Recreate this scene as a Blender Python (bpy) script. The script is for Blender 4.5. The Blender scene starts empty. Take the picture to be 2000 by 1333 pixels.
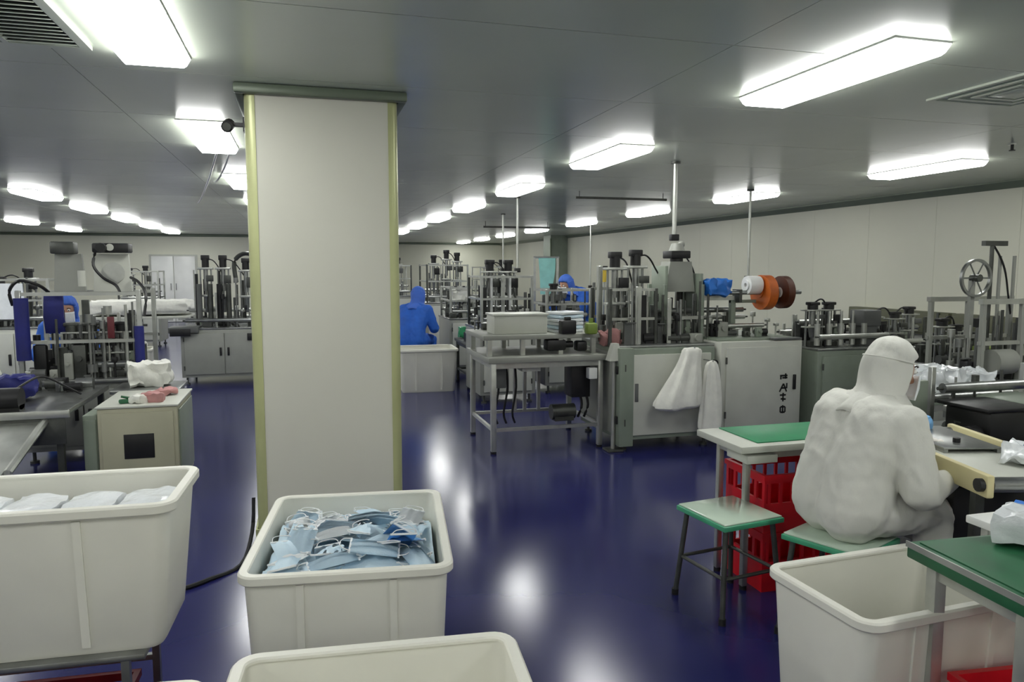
import bpy, bmesh, math, random
from mathutils import Vector, Matrix, noise as mnoise
R = math.radians
sc = bpy.context.scene
COL = sc.collection

# ------------------------------------------------------------------ camera, world, exposure
cam_d = bpy.data.cameras.new('camera')
cam_d.sensor_width = 36.0
cam_d.lens = 36.0 * 1450 / 2000
cam_d.clip_start = 0.02
cam = bpy.data.objects.new('camera', cam_d)
COL.objects.link(cam)
cam.location = (0, 0, 1.6)
cam.rotation_euler = (R(90 - 5.613), 0, R(-15.717))
sc.camera = cam
world = bpy.data.worlds.new('world')
sc.world = world
world.use_nodes = True
world.node_tree.nodes['Background'].inputs[0].default_value = (0.8, 0.85, 0.9, 1)
world.node_tree.nodes['Background'].inputs[1].default_value = 0.05
sc.view_settings.view_transform = 'Standard'
sc.view_settings.look = 'None'
sc.view_settings.gamma = 1
sc.view_settings.use_curve_mapping = False
sc.view_settings.exposure = 0.0
LAMP = 18.5          # emission of the ceiling lamps' diffusers
CEIL = 2.6


# ------------------------------------------------------------------ materials
def lin(c):
    return tuple(((v / 255) / 12.92 if v / 255 <= 0.04045 else ((v / 255 + 0.055) / 1.055) ** 2.4) for v in c)


def mat(name, rgb, rough=0.5, metal=0.0, var=0.12, scale=6.0, bump=0.0, bscale=40.0, rvar=0.08, coat=0.0, trans=0.0,
        spec=0.5, stretch=(1, 1, 1)):
    m = bpy.data.materials.new(name)
    m.use_nodes = True
    nt = m.node_tree
    b = nt.nodes['Principled BSDF']
    c = lin(rgb)
    tc = nt.nodes.new('ShaderNodeTexCoord')
    mp = nt.nodes.new('ShaderNodeMapping')
    mp.inputs['Scale'].default_value = stretch
    nt.links.new(tc.outputs['Object'], mp.inputs[0])
    n = nt.nodes.new('ShaderNodeTexNoise')
    n.inputs['Scale'].default_value = scale
    n.inputs['Detail'].default_value = 4
    nt.links.new(mp.outputs[0], n.inputs['Vector'])
    r = nt.nodes.new('ShaderNodeValToRGB')
    r.color_ramp.elements[0].position = 0.3
    r.color_ramp.elements[1].position = 0.7
    r.color_ramp.elements[0].color = (*[v * (1 - var) for v in c], 1)
    r.color_ramp.elements[1].color = (*[min(1, v * (1 + var)) for v in c], 1)
    nt.links.new(n.outputs['Fac'], r.inputs[0])
    nt.links.new(r.outputs[0], b.inputs['Base Color'])
    mr = nt.nodes.new('ShaderNodeMapRange')
    mr.inputs['To Min'].default_value = max(0.02, rough - rvar)
    mr.inputs['To Max'].default_value = min(1, rough + rvar)
    nt.links.new(n.outputs['Fac'], mr.inputs[0])
    nt.links.new(mr.outputs[0], b.inputs['Roughness'])
    b.inputs['Metallic'].default_value = metal
    b.inputs['Specular IOR Level'].default_value = spec
    b.inputs['Coat Weight'].default_value = coat
    b.inputs['Transmission Weight'].default_value = trans
    if bump:
        n2 = nt.nodes.new('ShaderNodeTexNoise')
        n2.inputs['Scale'].default_value = bscale
        n2.inputs['Detail'].default_value = 5
        nt.links.new(mp.outputs[0], n2.inputs['Vector'])
        bp = nt.nodes.new('ShaderNodeBump')
        bp.inputs['Strength'].default_value = bump
        bp.inputs['Distance'].default_value = 0.02
        nt.links.new(n2.outputs['Fac'], bp.inputs['Height'])
        nt.links.new(bp.outputs[0], b.inputs['Normal'])
    return m


def emit(name, rgb, s):
    m = bpy.data.materials.new(name)
    m.use_nodes = True
    b = m.node_tree.nodes['Principled BSDF']
    b.inputs['Base Color'].default_value = (0.8, 0.8, 0.8, 1)
    b.inputs['Emission Color'].default_value = (*rgb, 1)
    b.inputs['Emission Strength'].default_value = s
    return m


M = dict(
    floor=mat('navy_epoxy', (36, 38, 90), 0.18, 0, 0.10, 1.3, 0, 3.0, 0.03),
    ceil=mat('ceiling_panel_paint', (208, 216, 200), 0.24, 0, 0.03, 0.8, 0, 1, 0.05),
    joint=mat('dark_joint', (60, 62, 58), 0.8),
    wall=mat('wall_panel_paint', (205, 205, 188), 0.45, 0, 0.03, 0.9),
    wallb=mat('back_wall_paint', (230, 230, 212), 0.45, 0, 0.03, 0.9),
    pillar=mat('pillar_paint', (208, 207, 194), 0.4, 0, 0.03, 1.2),
    trimg=mat('yellow_green_trim', (186, 190, 140), 0.35, 0.2, 0.08, 3),
    cove=mat('cove_trim_shaded', (112, 122, 106), 0.4, 0.2, 0.06, 3),  # darker tone puts the ceiling-corner shadow into the trim colour
    alu=mat('aluminium', (188, 190, 184), 0.35, 0.75, 0.12, 9),
    steel=mat('brushed_steel', (150, 152, 150), 0.32, 0.85, 0.15, 14),
    dsteel=mat('dark_steel', (84, 86, 82), 0.42, 0.6, 0.2, 12),
    black=mat('black_plastic', (22, 22, 23), 0.45, 0, 0.25, 20),
    rubber=mat('black_rubber', (18, 18, 20), 0.7, 0, 0.2, 20),
    grey=mat('grey_paint', (150, 152, 144), 0.45, 0, 0.06, 5),
    lgrey=mat('light_grey_paint', (196, 198, 188), 0.4, 0, 0.05, 5),
    ggrey=mat('green_grey_paint', (132, 142, 128), 0.45, 0, 0.08, 5),
    dgrey=mat('dark_grey_paint', (92, 94, 92), 0.5, 0, 0.1, 5),
    beige=mat('beige_paint', (176, 174, 150), 0.5, 0, 0.06, 4),
    tub=mat('white_plastic', (228, 227, 216), 0.42, 0, 0.05, 3, 0.03, 25),
    tubin=mat('white_plastic_scuffed', (204, 208, 206), 0.5, 0, 0.08, 5, 0.05, 18),
    film=mat('plastic_film', (222, 226, 228), 0.16, 0, 0.06, 7, 0.25, 22),
    cloth=mat('white_nonwoven', (226, 226, 218), 0.85, 0, 0.06, 14, 0.25, 30),
    suit=mat('white_coverall', (216, 216, 208), 0.8, 0, 0.04, 5, 0.35, 16, stretch=(1, 1, 0.45)),
    bsuit=mat('blue_coverall', (38, 98, 196), 0.75, 0, 0.12, 6, 0.3, 16),
    bcap=mat('blue_hood', (70, 112, 206), 0.75, 0, 0.12, 8, 0.3, 16),
    skin=mat('skin', (196, 150, 124), 0.55, 0, 0.08, 10),
    glove=mat('pale_glove', (226, 222, 214), 0.5, 0, 0.06, 10),
    mask=mat('pale_blue_mask', (208, 228, 240), 0.85, 0, 0.07, 10, 0.15, 60),
    maskd=mat('blue_mask', (120, 172, 220), 0.85, 0, 0.12, 10, 0.15, 60),
    maskw=mat('white_mask', (232, 236, 238), 0.85, 0, 0.05, 10, 0.15, 60),
    loop=mat('ear_loop', (238, 238, 238), 0.8),
    red=mat('red_plastic', (206, 18, 34), 0.4, 0, 0.12, 8),
    red_shaded=mat('red_plastic_shaded', (120, 14, 24), 0.45, 0, 0.15, 8),  # red crate plastic with the shadow under the raised tub in its colour
    green=mat('green_mat', (44, 132, 88), 0.42, 0, 0.12, 7),
    greend=mat('deep_green_mat', (36, 96, 62), 0.45, 0, 0.2, 9),
    greene=mat('green_edge', (70, 158, 120), 0.4, 0, 0.1, 7),
    seat=mat('glossy_pale_green_top', (196, 214, 196), 0.12, 0, 0.06, 6, coat=0.6),
    cream=mat('cream_paint', (206, 196, 150), 0.45, 0, 0.08, 5),
    white=mat('white_paint', (240, 241, 238), 0.35, 0, 0.03, 4),
    navy=mat('navy_sleeve', (24, 30, 104), 0.55, 0, 0.2, 8, 0.1, 30),
    blue=mat('bright_blue', (40, 112, 200), 0.5, 0, 0.12, 8),
    bluec=mat('blue_cover', (62, 98, 140), 0.5, 0, 0.12, 8),
    orange=mat('orange_reel', (196, 98, 30), 0.5, 0, 0.15, 10),
    brown=mat('dark_brown_reel', (84, 42, 22), 0.5, 0, 0.2, 10),
    teal=mat('pale_teal_fabric', (150, 208, 200), 0.85, 0, 0.1, 8),
    yellow=mat('yellow_tag', (220, 190, 70), 0.6, 0, 0.1, 8),
    pink=mat('pinkish_scrap', (190, 140, 138), 0.8, 0, 0.15, 12),
    olive=mat('olive_trunking', (84, 86, 64), 0.55, 0, 0.1, 5),
    dkred=mat('dark_maroon', (96, 34, 40), 0.5, 0, 0.1, 5),
    lime=mat('lime_plastic', (120, 140, 60), 0.5, 0, 0.1, 8),
    ink=mat('black_ink', (26, 26, 26), 0.6),
    lamp=emit('lamp_diffuser', (0.99, 1.0, 0.97), LAMP),
    panel=emit('control_screen', (0.25, 0.5, 0.7), 0.4),
)


# ------------------------------------------------------------------ mesh helpers
class MB:
    """collects shapes into ONE bmesh"""

    def __init__(s):
        s.b = bmesh.new()

    def _x(s, vs, mtx):
        if mtx is not None:
            bmesh.ops.transform(s.b, matrix=mtx, verts=vs)

    def box(s, x0, x1, y0, y1, z0, z1, bev=0.0, mtx=None, seg=2):
        r = bmesh.ops.create_cube(s.b, size=1)
        vs = r['verts']
        for v in vs:
            v.co = Vector(((x0 + x1) / 2 + v.co.x * (x1 - x0), (y0 + y1) / 2 + v.co.y * (y1 - y0), (z0 + z1) / 2 + v.co.z * (z1 - z0)))
        if bev:
            es = list({e for v in vs for e in v.link_edges})
            g = bmesh.ops.bevel(s.b, geom=es, offset=bev, segments=seg, affect='EDGES', profile=0.5)
            vs = list({v for f in g['faces'] for v in f.verts} | {v for v in vs if v.is_valid})
        s._x(vs, mtx)
        return s

    def cyl(s, p0, p1, r0, r1=None, n=12, caps=True):
        p0, p1 = Vector(p0), Vector(p1)
        d = p1 - p0
        r = bmesh.ops.create_cone(s.b, cap_ends=caps, segments=n, radius1=r0, radius2=r0 if r1 is None else r1, depth=d.length)
        q = d.to_track_quat('Z', 'Y').to_matrix().to_4x4()
        s._x(r['verts'], Matrix.Translation((p0 + p1) / 2) @ q)
        return s

    def tube(s, pts, r, n=8, smooth=4):
        P = [Vector(p) for p in pts]
        if smooth and len(P) > 2:
            Q = []
            for i in range(len(P) - 1):
                a, b_, c, d = P[max(i - 1, 0)], P[i], P[i + 1], P[min(i + 2, len(P) - 1)]
                for k in range(smooth):
                    t = k / smooth
                    Q.append(0.5 * ((2 * b_) + (c - a) * t + (2 * a - 5 * b_ + 4 * c - d) * t * t + (3 * b_ - a - 3 * c + d) * t ** 3))
            Q.append(P[-1])
            P = Q
        rings = []
        up = Vector((0, 0, 1))
        for i, p in enumerate(P):
            t = (P[min(i + 1, len(P) - 1)] - P[max(i - 1, 0)]).normalized()
            u = up if abs(t.dot(up)) < 0.95 else Vector((1, 0, 0))
            a = t.cross(u).normalized()
            c = t.cross(a)
            rings.append([s.b.verts.new(p + (a * math.cos(2 * math.pi * k / n) + c * math.sin(2 * math.pi * k / n)) * r) for k in range(n)])
        for i in range(len(rings) - 1):
            for k in range(n):
                s.b.faces.new((rings[i][k], rings[i][(k + 1) % n], rings[i + 1][(k + 1) % n], rings[i + 1][k]))
        s.b.faces.new(rings[0])
        s.b.faces.new(list(reversed(rings[-1])))
        return s

    def lathe(s, prof, n=24, mtx=None):
        """prof: (radius, z) list; closed into a ring"""
        vs = []
        for k in range(n):
            a = 2 * math.pi * k / n
            vs.append([s.b.verts.new((r * math.cos(a), r * math.sin(a), z)) for r, z in prof])
        m = len(prof)
        for k in range(n):
            for i in range(m):
                j = (i + 1) % m
                try:
                    s.b.faces.new((vs[k][i], vs[(k + 1) % n][i], vs[(k + 1) % n][j], vs[k][j]))
                except ValueError:
                    pass
        s._x([v for r in vs for v in r], mtx)
        return s

    def loops(s, rings, cap0=True, cap1=True):
        L = [[s.b.verts.new(p) for p in r] for r in rings]
        n = len(L[0])
        for i in range(len(L) - 1):
            for k in range(n):
                s.b.faces.new((L[i][k], L[i][(k + 1) % n], L[i + 1][(k + 1) % n], L[i + 1][k]))
        if cap0:
            s.b.faces.new(list(reversed(L[0])))
        if cap1:
            s.b.faces.new(L[-1])
        return s

    def prism(s, poly, h, mtx=None):
        """poly in xy, extruded to z=h"""
        a = [s.b.verts.new((x, y, 0)) for x, y in poly]
        c = [s.b.verts.new((x, y, h)) for x, y in poly]
        n = len(poly)
        s.b.faces.new(list(reversed(a)))
        s.b.faces.new(c)
        for k in range(n):
            s.b.faces.new((a[k], a[(k + 1) % n], c[(k + 1) % n], c[k]))
        s._x(a + c, mtx)
        return s

    def sphere(s, c, r, sx=1, sy=1, sz=1, u=14, v=9, mtx=None):
        g = bmesh.ops.create_uvsphere(s.b, u_segments=u, v_segments=v, radius=r)
        T = Matrix.Translation(c) @ Matrix.Diagonal((sx, sy, sz, 1))
        s._x(g['verts'], T if mtx is None else mtx @ T)
        return s

    def mesh(s, name):
        bmesh.ops.recalc_face_normals(s.b, faces=s.b.faces)
        me = bpy.data.meshes.new(name)
        s.b.to_mesh(me)
        s.b.free()
        me.shade_smooth()
        me.set_sharp_from_angle(angle=R(38))
        return me


def obj(name, mb, material, parent=None, loc=(0, 0, 0), rot=(0, 0, 0)):
    me = mb.mesh(name) if isinstance(mb, MB) else mb
    if not me.materials:
        me.materials.append(M[material] if isinstance(material, str) else material)
    o = bpy.data.objects.new(name, me)
    COL.objects.link(o)
    o.parent = parent
    o.location = loc
    o.rotation_euler = rot
    return o


def tag(o, label, cat, group=None):
    o['label'] = label
    o['category'] = cat
    if group:
        o['group'] = group
    return o


def thing(name, label, cat, loc=(0, 0, 0), rz=0, group=None):
    o = bpy.data.objects.new(name, None)
    COL.objects.link(o)
    o.location = loc
    o.rotation_euler = (0, 0, R(rz))
    o.empty_display_size = 0.05
    return tag(o, label, cat, group)


def struct(name, mb, material):
    o = obj(name, mb, material)
    o['kind'] = 'structure'
    return o


def dup(root, loc=None, rz=None, label=None, group=None):
    r = root.copy()
    COL.objects.link(r)
    if loc is not None:
        r.location = loc
    if rz is not None:
        r.rotation_euler = (0, 0, R(rz))
    if label:
        r['label'] = label
    if group:
        r['group'] = group
    for ch in list(root.children):
        c = ch.copy()
        COL.objects.link(c)
        c.parent = r
        for g in list(ch.children):
            d = g.copy()
            COL.objects.link(d)
            d.parent = c
    return r


def remesh(mb, voxel, smooth=6, factor=0.5):
    me0 = mb.mesh('tmp')
    o = bpy.data.objects.new('tmp', me0)
    COL.objects.link(o)
    m = o.modifiers.new('r', 'REMESH')
    m.mode = 'VOXEL'
    m.voxel_size = voxel
    if smooth:
        s = o.modifiers.new('s', 'SMOOTH')
        s.factor = factor
        s.iterations = smooth
    bpy.context.view_layer.update()
    dg = bpy.context.evaluated_depsgraph_get()
    me = bpy.data.meshes.new_from_object(o.evaluated_get(dg))
    bpy.data.objects.remove(o)
    me.shade_smooth()
    return me


def limb(mb, p0, r0, p1, r1, n=14):
    """tapered capsule: hull of two spheres"""
    b = bmesh.new()
    for p, r in ((p0, r0), (p1, r1)):
        bmesh.ops.create_icosphere(b, subdivisions=2, radius=r, matrix=Matrix.Translation(p))
    g = bmesh.ops.convex_hull(b, input=b.verts)
    bmesh.ops.delete(b, geom=[v for v in b.verts if not v.link_faces], context='VERTS')
    hull = [f for f in g['geom'] if isinstance(f, bmesh.types.BMFace)]
    vm = {}
    for f in hull:
        vs = []
        for v in f.verts:
            if v not in vm:
                vm[v] = mb.b.verts.new(v.co)
            vs.append(vm[v])
        try:
            mb.b.faces.new(vs)
        except ValueError:
            pass
    b.free()
    return mb


# ------------------------------------------------------------------ the setting
X0, X1, Y0, Y1 = -10.0, 7.85, -4.0, 29.5
YL = 24.0          # partition on the pillar's far side
struct('floor', MB().box(X0, X1, Y0, Y1, -0.2, 0), 'floor')
ceiling = struct('ceiling', MB().box(X0 - .2, X1 + .2, Y0 - .2, Y1 + .2, CEIL + 0.02, CEIL + 0.22), 'joint')
pw, pl = 1.18, 2.975
pme = MB().box(0.002, pl - 0.002, 0.0035, pw - 0.0035, -0.0, 0.025).mesh('ceiling_panel')
pme.materials.append(M['ceil'])
for i in range(6):
    for j in range(29):
        if Y0 + j * pw >= Y1:
            continue
        o = bpy.data.objects.new('ceiling_panel', pme)
        COL.objects.link(o)
        o.parent = ceiling
        o.location = (X0 + i * pl, Y0 + j * pw - 0.02, CEIL)

wall_r = struct('wall_right', MB().box(X1 + 0.02, X1 + 0.2, Y0, Y1, 0, CEIL), 'joint')
wme = MB().box(0, 0.03, 0.0015, 1.18 - 0.0015, 0, CEIL).mesh('wall_panel')
wme.materials.append(M['wall'])
for j in range(29):
    if Y0 + (j + 1) * 1.18 > Y1 + 1:
        continue
    o = bpy.data.objects.new('wall_panel', wme)
    COL.objects.link(o)
    o.parent = wall_r
    o.location = (X1, Y0 + j * 1.18, 0)
struct('wall_back', MB().box(0.4, X1, Y1, Y1 + 0.2, 0, CEIL), 'wallb')
struct('wall_partition', MB().box(X0, 0.6, YL, YL + 0.12, 0, CEIL), 'wallb')
struct('wall_return', MB().box(0.48, 0.6, YL + 0.12, Y1, 0, CEIL), 'wallb')
struct('wall_left', MB().box(X0 - 0.2, X0, Y0, YL, 0, CEIL), 'wallb')
struct('wall_front', MB().box(X0 - .2, X1 + .2, Y0 - 0.2, Y0, 0, CEIL), 'wallb')
struct('trim_1', MB().prism([(0, 0), (0, -0.09), (-0.02, -0.09), (-0.07, -0.04), (-0.09, -0.02), (-0.09, 0)], Y1 - Y0,
       Matrix.Translation((X1, Y1, CEIL)) @ Matrix.Rotation(R(90), 4, 'X')), 'cove')
struct('trim_2', MB().box(X0, 0.48, YL - 0.07, YL, CEIL - 0.07, CEIL, 0.015), 'cove')
struct('trim_3', MB().box(0.6, X1, Y1 - 0.07, Y1, CEIL - 0.07, CEIL, 0.015), 'cove')
struct('baseboard_right', MB().box(X1 - 0.03, X1, Y0, Y1, 0, 0.1, 0.01), 'lgrey')
struct('baseboard_back', MB().box(X0, 0.48, YL - 0.03, YL, 0, 0.1, 0.01), 'lgrey')

# the pillar
px0, px1, py0, py1 = -0.285, 0.555, 4.4, 5.24
pil = struct('pillar', MB().box(px0 + .03, px1 - .03, py0 + .03, py1 - .03, 0, CEIL), 'joint')
for nm, (a, b_, c, d) in dict(front=(px0 + .055, px1 - .055, py0 + .004, py0 + .03), back=(px0 + .055, px1 - .055, py1 - .03, py1 - .004),
                              l=(px0 + .004, px0 + .03, py0 + .055, py1 - .055), r=(px1 - .03, px1 - .004, py0 + .055, py1 - .055)).items():
    obj('pillar_panel', MB().box(a, b_, c, d, 0, CEIL - .001), 'pillar', pil)
for cx, cy, sx, sy in ((px0, py0, 1, 1), (px1, py0, -1, 1), (px0, py1, 1, -1), (px1, py1, -1, -1)):
    pts = [(0.058, 0), (0.058, 0.03), (0.03, 0.03), (0.03, 0.058), (0, 0.058)] + [(0.045 - 0.045 * math.cos(a), 0.045 - 0.045 * math.sin(a)) for a in [R(t) for t in range(0, 91, 15)]]
    obj('corner_trim', MB().prism([(cx + sx * x, cy + sy * y) for x, y in pts], CEIL - .002), 'trimg', pil)
for a, b_, c, d in ((px0 - .05, px1 + .05, py0 - .05, py0), (px0 - .05, px1 + .05, py1, py1 + .05), (px0 - .05, px0, py0, py1), (px1, px1 + .05, py0, py1)):
    obj('cornice', MB().box(a, b_, c, d, CEIL - 0.055, CEIL - .001, 0.012), 'cove', pil)
for a, b_, c, d in ((px0 - .012, px1 + .012, py0 - .012, py0), (px0 - .012, px0, py0, py1), (px1, px1 + .012, py0, py1)):
    obj('base_strip', MB().box(a, b_, c, d, 0, 0.1, 0.004), 'trimg', pil)
# pilaster against the side wall far back
pl2 = struct('pilaster', MB().box(7.3, X1, 21.6, 22.3, 0, CEIL), 'ggrey')
obj('corner_trim', MB().box(7.28, 7.34, 21.58, 21.64, 0, CEIL - .1, 0.015), 'cove', pl2)

# double door in the partition
d1 = struct('door_1', MB().box(-4.32, -3.0, YL - 0.02, YL, 0, 2.0), 'lgrey')
for k in (0, 1):
    leaf = obj('door_leaf', MB().box(-4.26 + k * .61, -3.67 + k * .61, YL - 0.06, YL - 0.02, 0.01, 1.95, 0.008), 'white', d1)
    obj('door_handle', MB().cyl((-3.74 + k * .14, YL - .1, .95), (-3.74 + k * .14, YL - .1, 1.15), .012), 'steel', leaf)
    obj('kick_plate', MB().box(-4.2 + k * .61, -3.73 + k * .61, YL - .065, YL - .06, 0.05, .3), 'alu', leaf)


# ceiling lamps
def lamp(first=[None]):
    if first[0] is None:
        t = thing('ceiling_light', '-', 'ceiling light')
        L, W, h = 0.6, 0.155, 0.055      # surface-mounted prismatic bowl, glowing sloped sides added to brighten the ceiling
        rr = lambda a, z: [(-W + a, -L + a, z), (W - a, -L + a, z), (W - a, L - a, z), (-W + a, L - a, z)]
        obj('diffuser', MB().loops([rr(.03, -h), rr(.018, -h + .012), rr(.004, -.012), rr(.004, -.008)][::-1]), 'lamp', t)
        obj('back_plate', MB().box(-W, W, -L, L, -.008, 0), 'white', t)
        first[0] = t
        return t
    return dup(first[0])


rows = [  # lamps farthest behind the camera are unseen, added to light the tub fronts
    (-0.64, (-2.8, 0.2, 3.35, 6.13, 9.1, 12.1, 15.1, 18.1, 21.1), 'lit rectangular ceiling lamp in the row passing the white pillar, with no fitting beside it', 'ceiling lamps in the row at the pillar'),
    (2.65, (-2.6, 0.4, 3.35, 6.25, 9.1, 12.05, 14.9, 17.75, 20.7, 23.6), 'lit rectangular ceiling lamp in the row over the open aisle, with no plate beside it', 'ceiling lamps over the aisle'),
    (6.0, (-3.2, -0.2, 3.0, 6.15, 9.28, 12.35, 15.65, 18.95, 22.1, 25.2, 28.2), 'lit rectangular ceiling lamp along the long bare side wall, with no fitting beside it', 'ceiling lamps beside the side wall'),
    (-3.4, (-2.8, 0.2, 3.2, 6.0, 8.8, 11.47, 14.05, 16.75, 19.3, 22.1), 'lit rectangular ceiling lamp in the row above the machine with navy sleeves', 'ceiling lamps above the navy sleeved machine'),
    (-5.7, (0.0, 3.0, 6.0, 9.0, 12.0, 15.1, 18.2, 21.5), 'lit rectangular ceiling lamp in the row farthest from the bare side wall', 'ceiling lamps in the far row'),
]
special = {(-0.64, 3.35): 'lit rectangular ceiling lamp right beside the louvred ceiling grille',
           (-0.64, 6.13): 'lit rectangular ceiling lamp behind the security camera, with white cords running off it',
           (2.65, 3.35): 'large lit ceiling lamp next to the flush square diffuser plate',
           (6.0, 6.15): 'lit ceiling lamp by the side wall next to the small sprinkler',
           (6.0, 9.28): 'lit ceiling lamp crossed by the pipe beyond the orange reels'}
for x, ys, lab, g in rows:
    for y in ys:
        t = lamp()
        t.location = (x, y, CEIL)
        own = special.get((x, y))
        t['label'] = own or lab
        if own:
            if 'group' in t:
                del t['group']
        else:
            t['group'] = g

# ceiling grilles
t = thing('ceiling_vent', 'louvred ceiling air grille near the lamp beside the pillar', 'vent', (-1.22, 3.45, CEIL))
fr = MB()
for a in ((-.33, .33, -.42, -.38), (-.33, .33, .38, .42), (-.33, -.29, -.38, .38), (.29, .33, -.38, .38), (-.012, .012, -.38, .38)):
    fr.box(*a, -.018, 0)
obj('frame', fr, 'ceil', t)
obj('backing', MB().box(-.29, .29, -.38, .38, -.003, 0), 'black', t)
sl = MB().box(-.137, .137, -.014, .014, -.002, .002, mtx=Matrix.Rotation(R(28), 4, 'X')).mesh('slat')
sl.materials.append(M['ceil'])
for cx in (-.151, .151):
    for k in range(15):
        obj('slat', sl, 'ceil', t, (cx, -.355 + k * .0507, -.0115))
t = thing('ceiling_vent', 'flush square ceiling diffuser plate near the bare side wall', 'vent', (3.92, 3.38, CEIL))
fr = MB()
for k, w in enumerate((.32, .24, .16)):
    for a in ((-w, w, -w, -w + .03), (-w, w, w - .03, w), (-w, -w + .03, -w + .03, w - .03), (w - .03, w, -w + .03, w - .03)):
        fr.box(*a, -.012 - .003 * k, 0)
obj('ring', fr, 'ceil', t)
obj('plate', MB().box(-.1, .1, -.1, .1, -.02, 0, .004), 'ceil', t)
t = thing('sprinkler', 'small dark sprinkler head on the ceiling by the side wall', 'sprinkler', (5.55, 4.8, CEIL))
obj('flange', MB().cyl((0, 0, -.008), (0, 0, 0), .035), 'alu', t)
obj('head', MB().cyl((0, 0, -.05), (0, 0, -.008), .012).cyl((0, 0, -.056), (0, 0, -.05), .024), 'black', t)
# security camera on the pillar
t = thing('security_camera', 'small black security camera on the pillar under the ceiling', 'camera', (px0, 4.52, 2.4))
obj('bracket', MB().box(-.07, 0, -.015, .015, -.01, .01).box(-.012, 0, -.03, .03, -.04, .04), 'black', t)
obj('camera_body', MB().cyl((-.09, -.1, -.03), (-.09, .05, .01), .032), 'black', t)
obj('lens', MB().cyl((-.09, -.112, -.033), (-.09, -.1, -.03), .022), 'dsteel', t)
# white cords strung under the ceiling
for k, (a, b_) in enumerate((((-.66, 6.75, 2.565), (-1.45, 11.9, 2.55)), ((-.56, 6.75, 2.565), (-.92, 9.0, 2.56)))):
    A, B = Vector(a), Vector(b_)
    o = obj('cord', MB().tube([A, A.lerp(B, .3) + Vector((0, 0, -.05)), A.lerp(B, .7) + Vector((0, 0, -.05)), B], .009, 6), 'white')
    tag(o, ['long white cord slung under the ceiling from a lamp by the pillar', 'short white cord slung under the ceiling from a lamp by the pillar'][k], 'cord')


def drop_pipe(x, y, z, label, r=.016):
    t = thing('drop_pipe', label, 'pipe', (x, y, 0))
    obj('pipe', MB().cyl((0, 0, z), (0, 0, CEIL), r), 'alu', t)
    obj('ceiling_flange', MB().cyl((0, 0, CEIL - .02), (0, 0, CEIL), .045), 'dsteel', t)
    obj('joint_box', MB().box(-.04, .04, -.03, .03, z - .06, z, .006), 'black', t)


drop_pipe(5.55, 8.45, 1.5, 'thin grey supply pipe dropping from the ceiling beyond the orange reels')
drop_pipe(3.42, 6.45, 1.92, 'white supply pipe dropping from ceiling onto the tallest press tower', .02)
drop_pipe(6.45, 16.2, 1.2, 'thin supply pipe dropping from the ceiling beyond the bending blue worker')
drop_pipe(2.95, 10.2, 1.6, 'thin dark supply pipe dropping from the ceiling behind the middle machines')
drop_pipe(3.6, 13.4, 1.6, 'thin supply pipe dropping from the ceiling far behind the middle machines')
t = thing('cable_rail', 'thin dark cable rail hung under the ceiling over the middle machines', 'rail', (4.0, 9.2, 0))
obj('rail', MB().box(-.55, .75, -.015, .015, 2.5, 2.53), 'dsteel', t)
for x in (-.5, .7):
    obj('hanger', MB().cyl((x, 0, 2.53), (x, 0, CEIL), .006), 'dsteel', t)
t = thing('cable_rail', 'thin dark cable rail hung under the ceiling far down the aisle', 'rail', (4.5, 15.6, 0))
obj('rail', MB().box(-.75, .75, -.02, .02, 2.46, 2.5), 'dsteel', t)
for x in (-.7, .7):
    obj('hanger', MB().cyl((x, 0, 2.5), (x, 0, CEIL), .008), 'dsteel', t)
# dark trunking on the side wall
for y0_, y1_, lab in ((6.3, 7.35, 'short dark olive wall trunking next to the wheel-topped frame'), (7.4, 9.15, 'long dark olive wall trunking behind the white suited worker')):
    t = thing('wall_trunking', lab, 'trunking', (X1, (y0_ + y1_) / 2, 0.74))
    h = (y1_ - y0_) / 2
    obj('body', MB().box(-.14, 0, -h, h, 0, .3, .01), 'olive', t)
    obj('lid', MB().box(-.155, -.14, -h + .02, h - .02, .03, .27, .004), 'olive', t)
    for k in range(int(h * 4)):
        yy = -h + .12 + k * .5
        obj('clip', MB().box(-.165, -.14, yy, yy + .03, .0, .3), 'dsteel', t)


# ------------------------------------------------------------------ plastic tubs
def rrect(w, d, r, z, n=6):
    pts = []
    for cx, cy, a0 in ((w / 2 - r, d / 2 - r, 0), (-w / 2 + r, d / 2 - r, 90), (-w / 2 + r, -d / 2 + r, 180), (w / 2 - r, -d / 2 + r, 270)):
        for k in range(n + 1):
            a = R(a0 + 90 * k / n)
            pts.append((cx + r * math.cos(a), cy + r * math.sin(a), z))
    return pts


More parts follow.
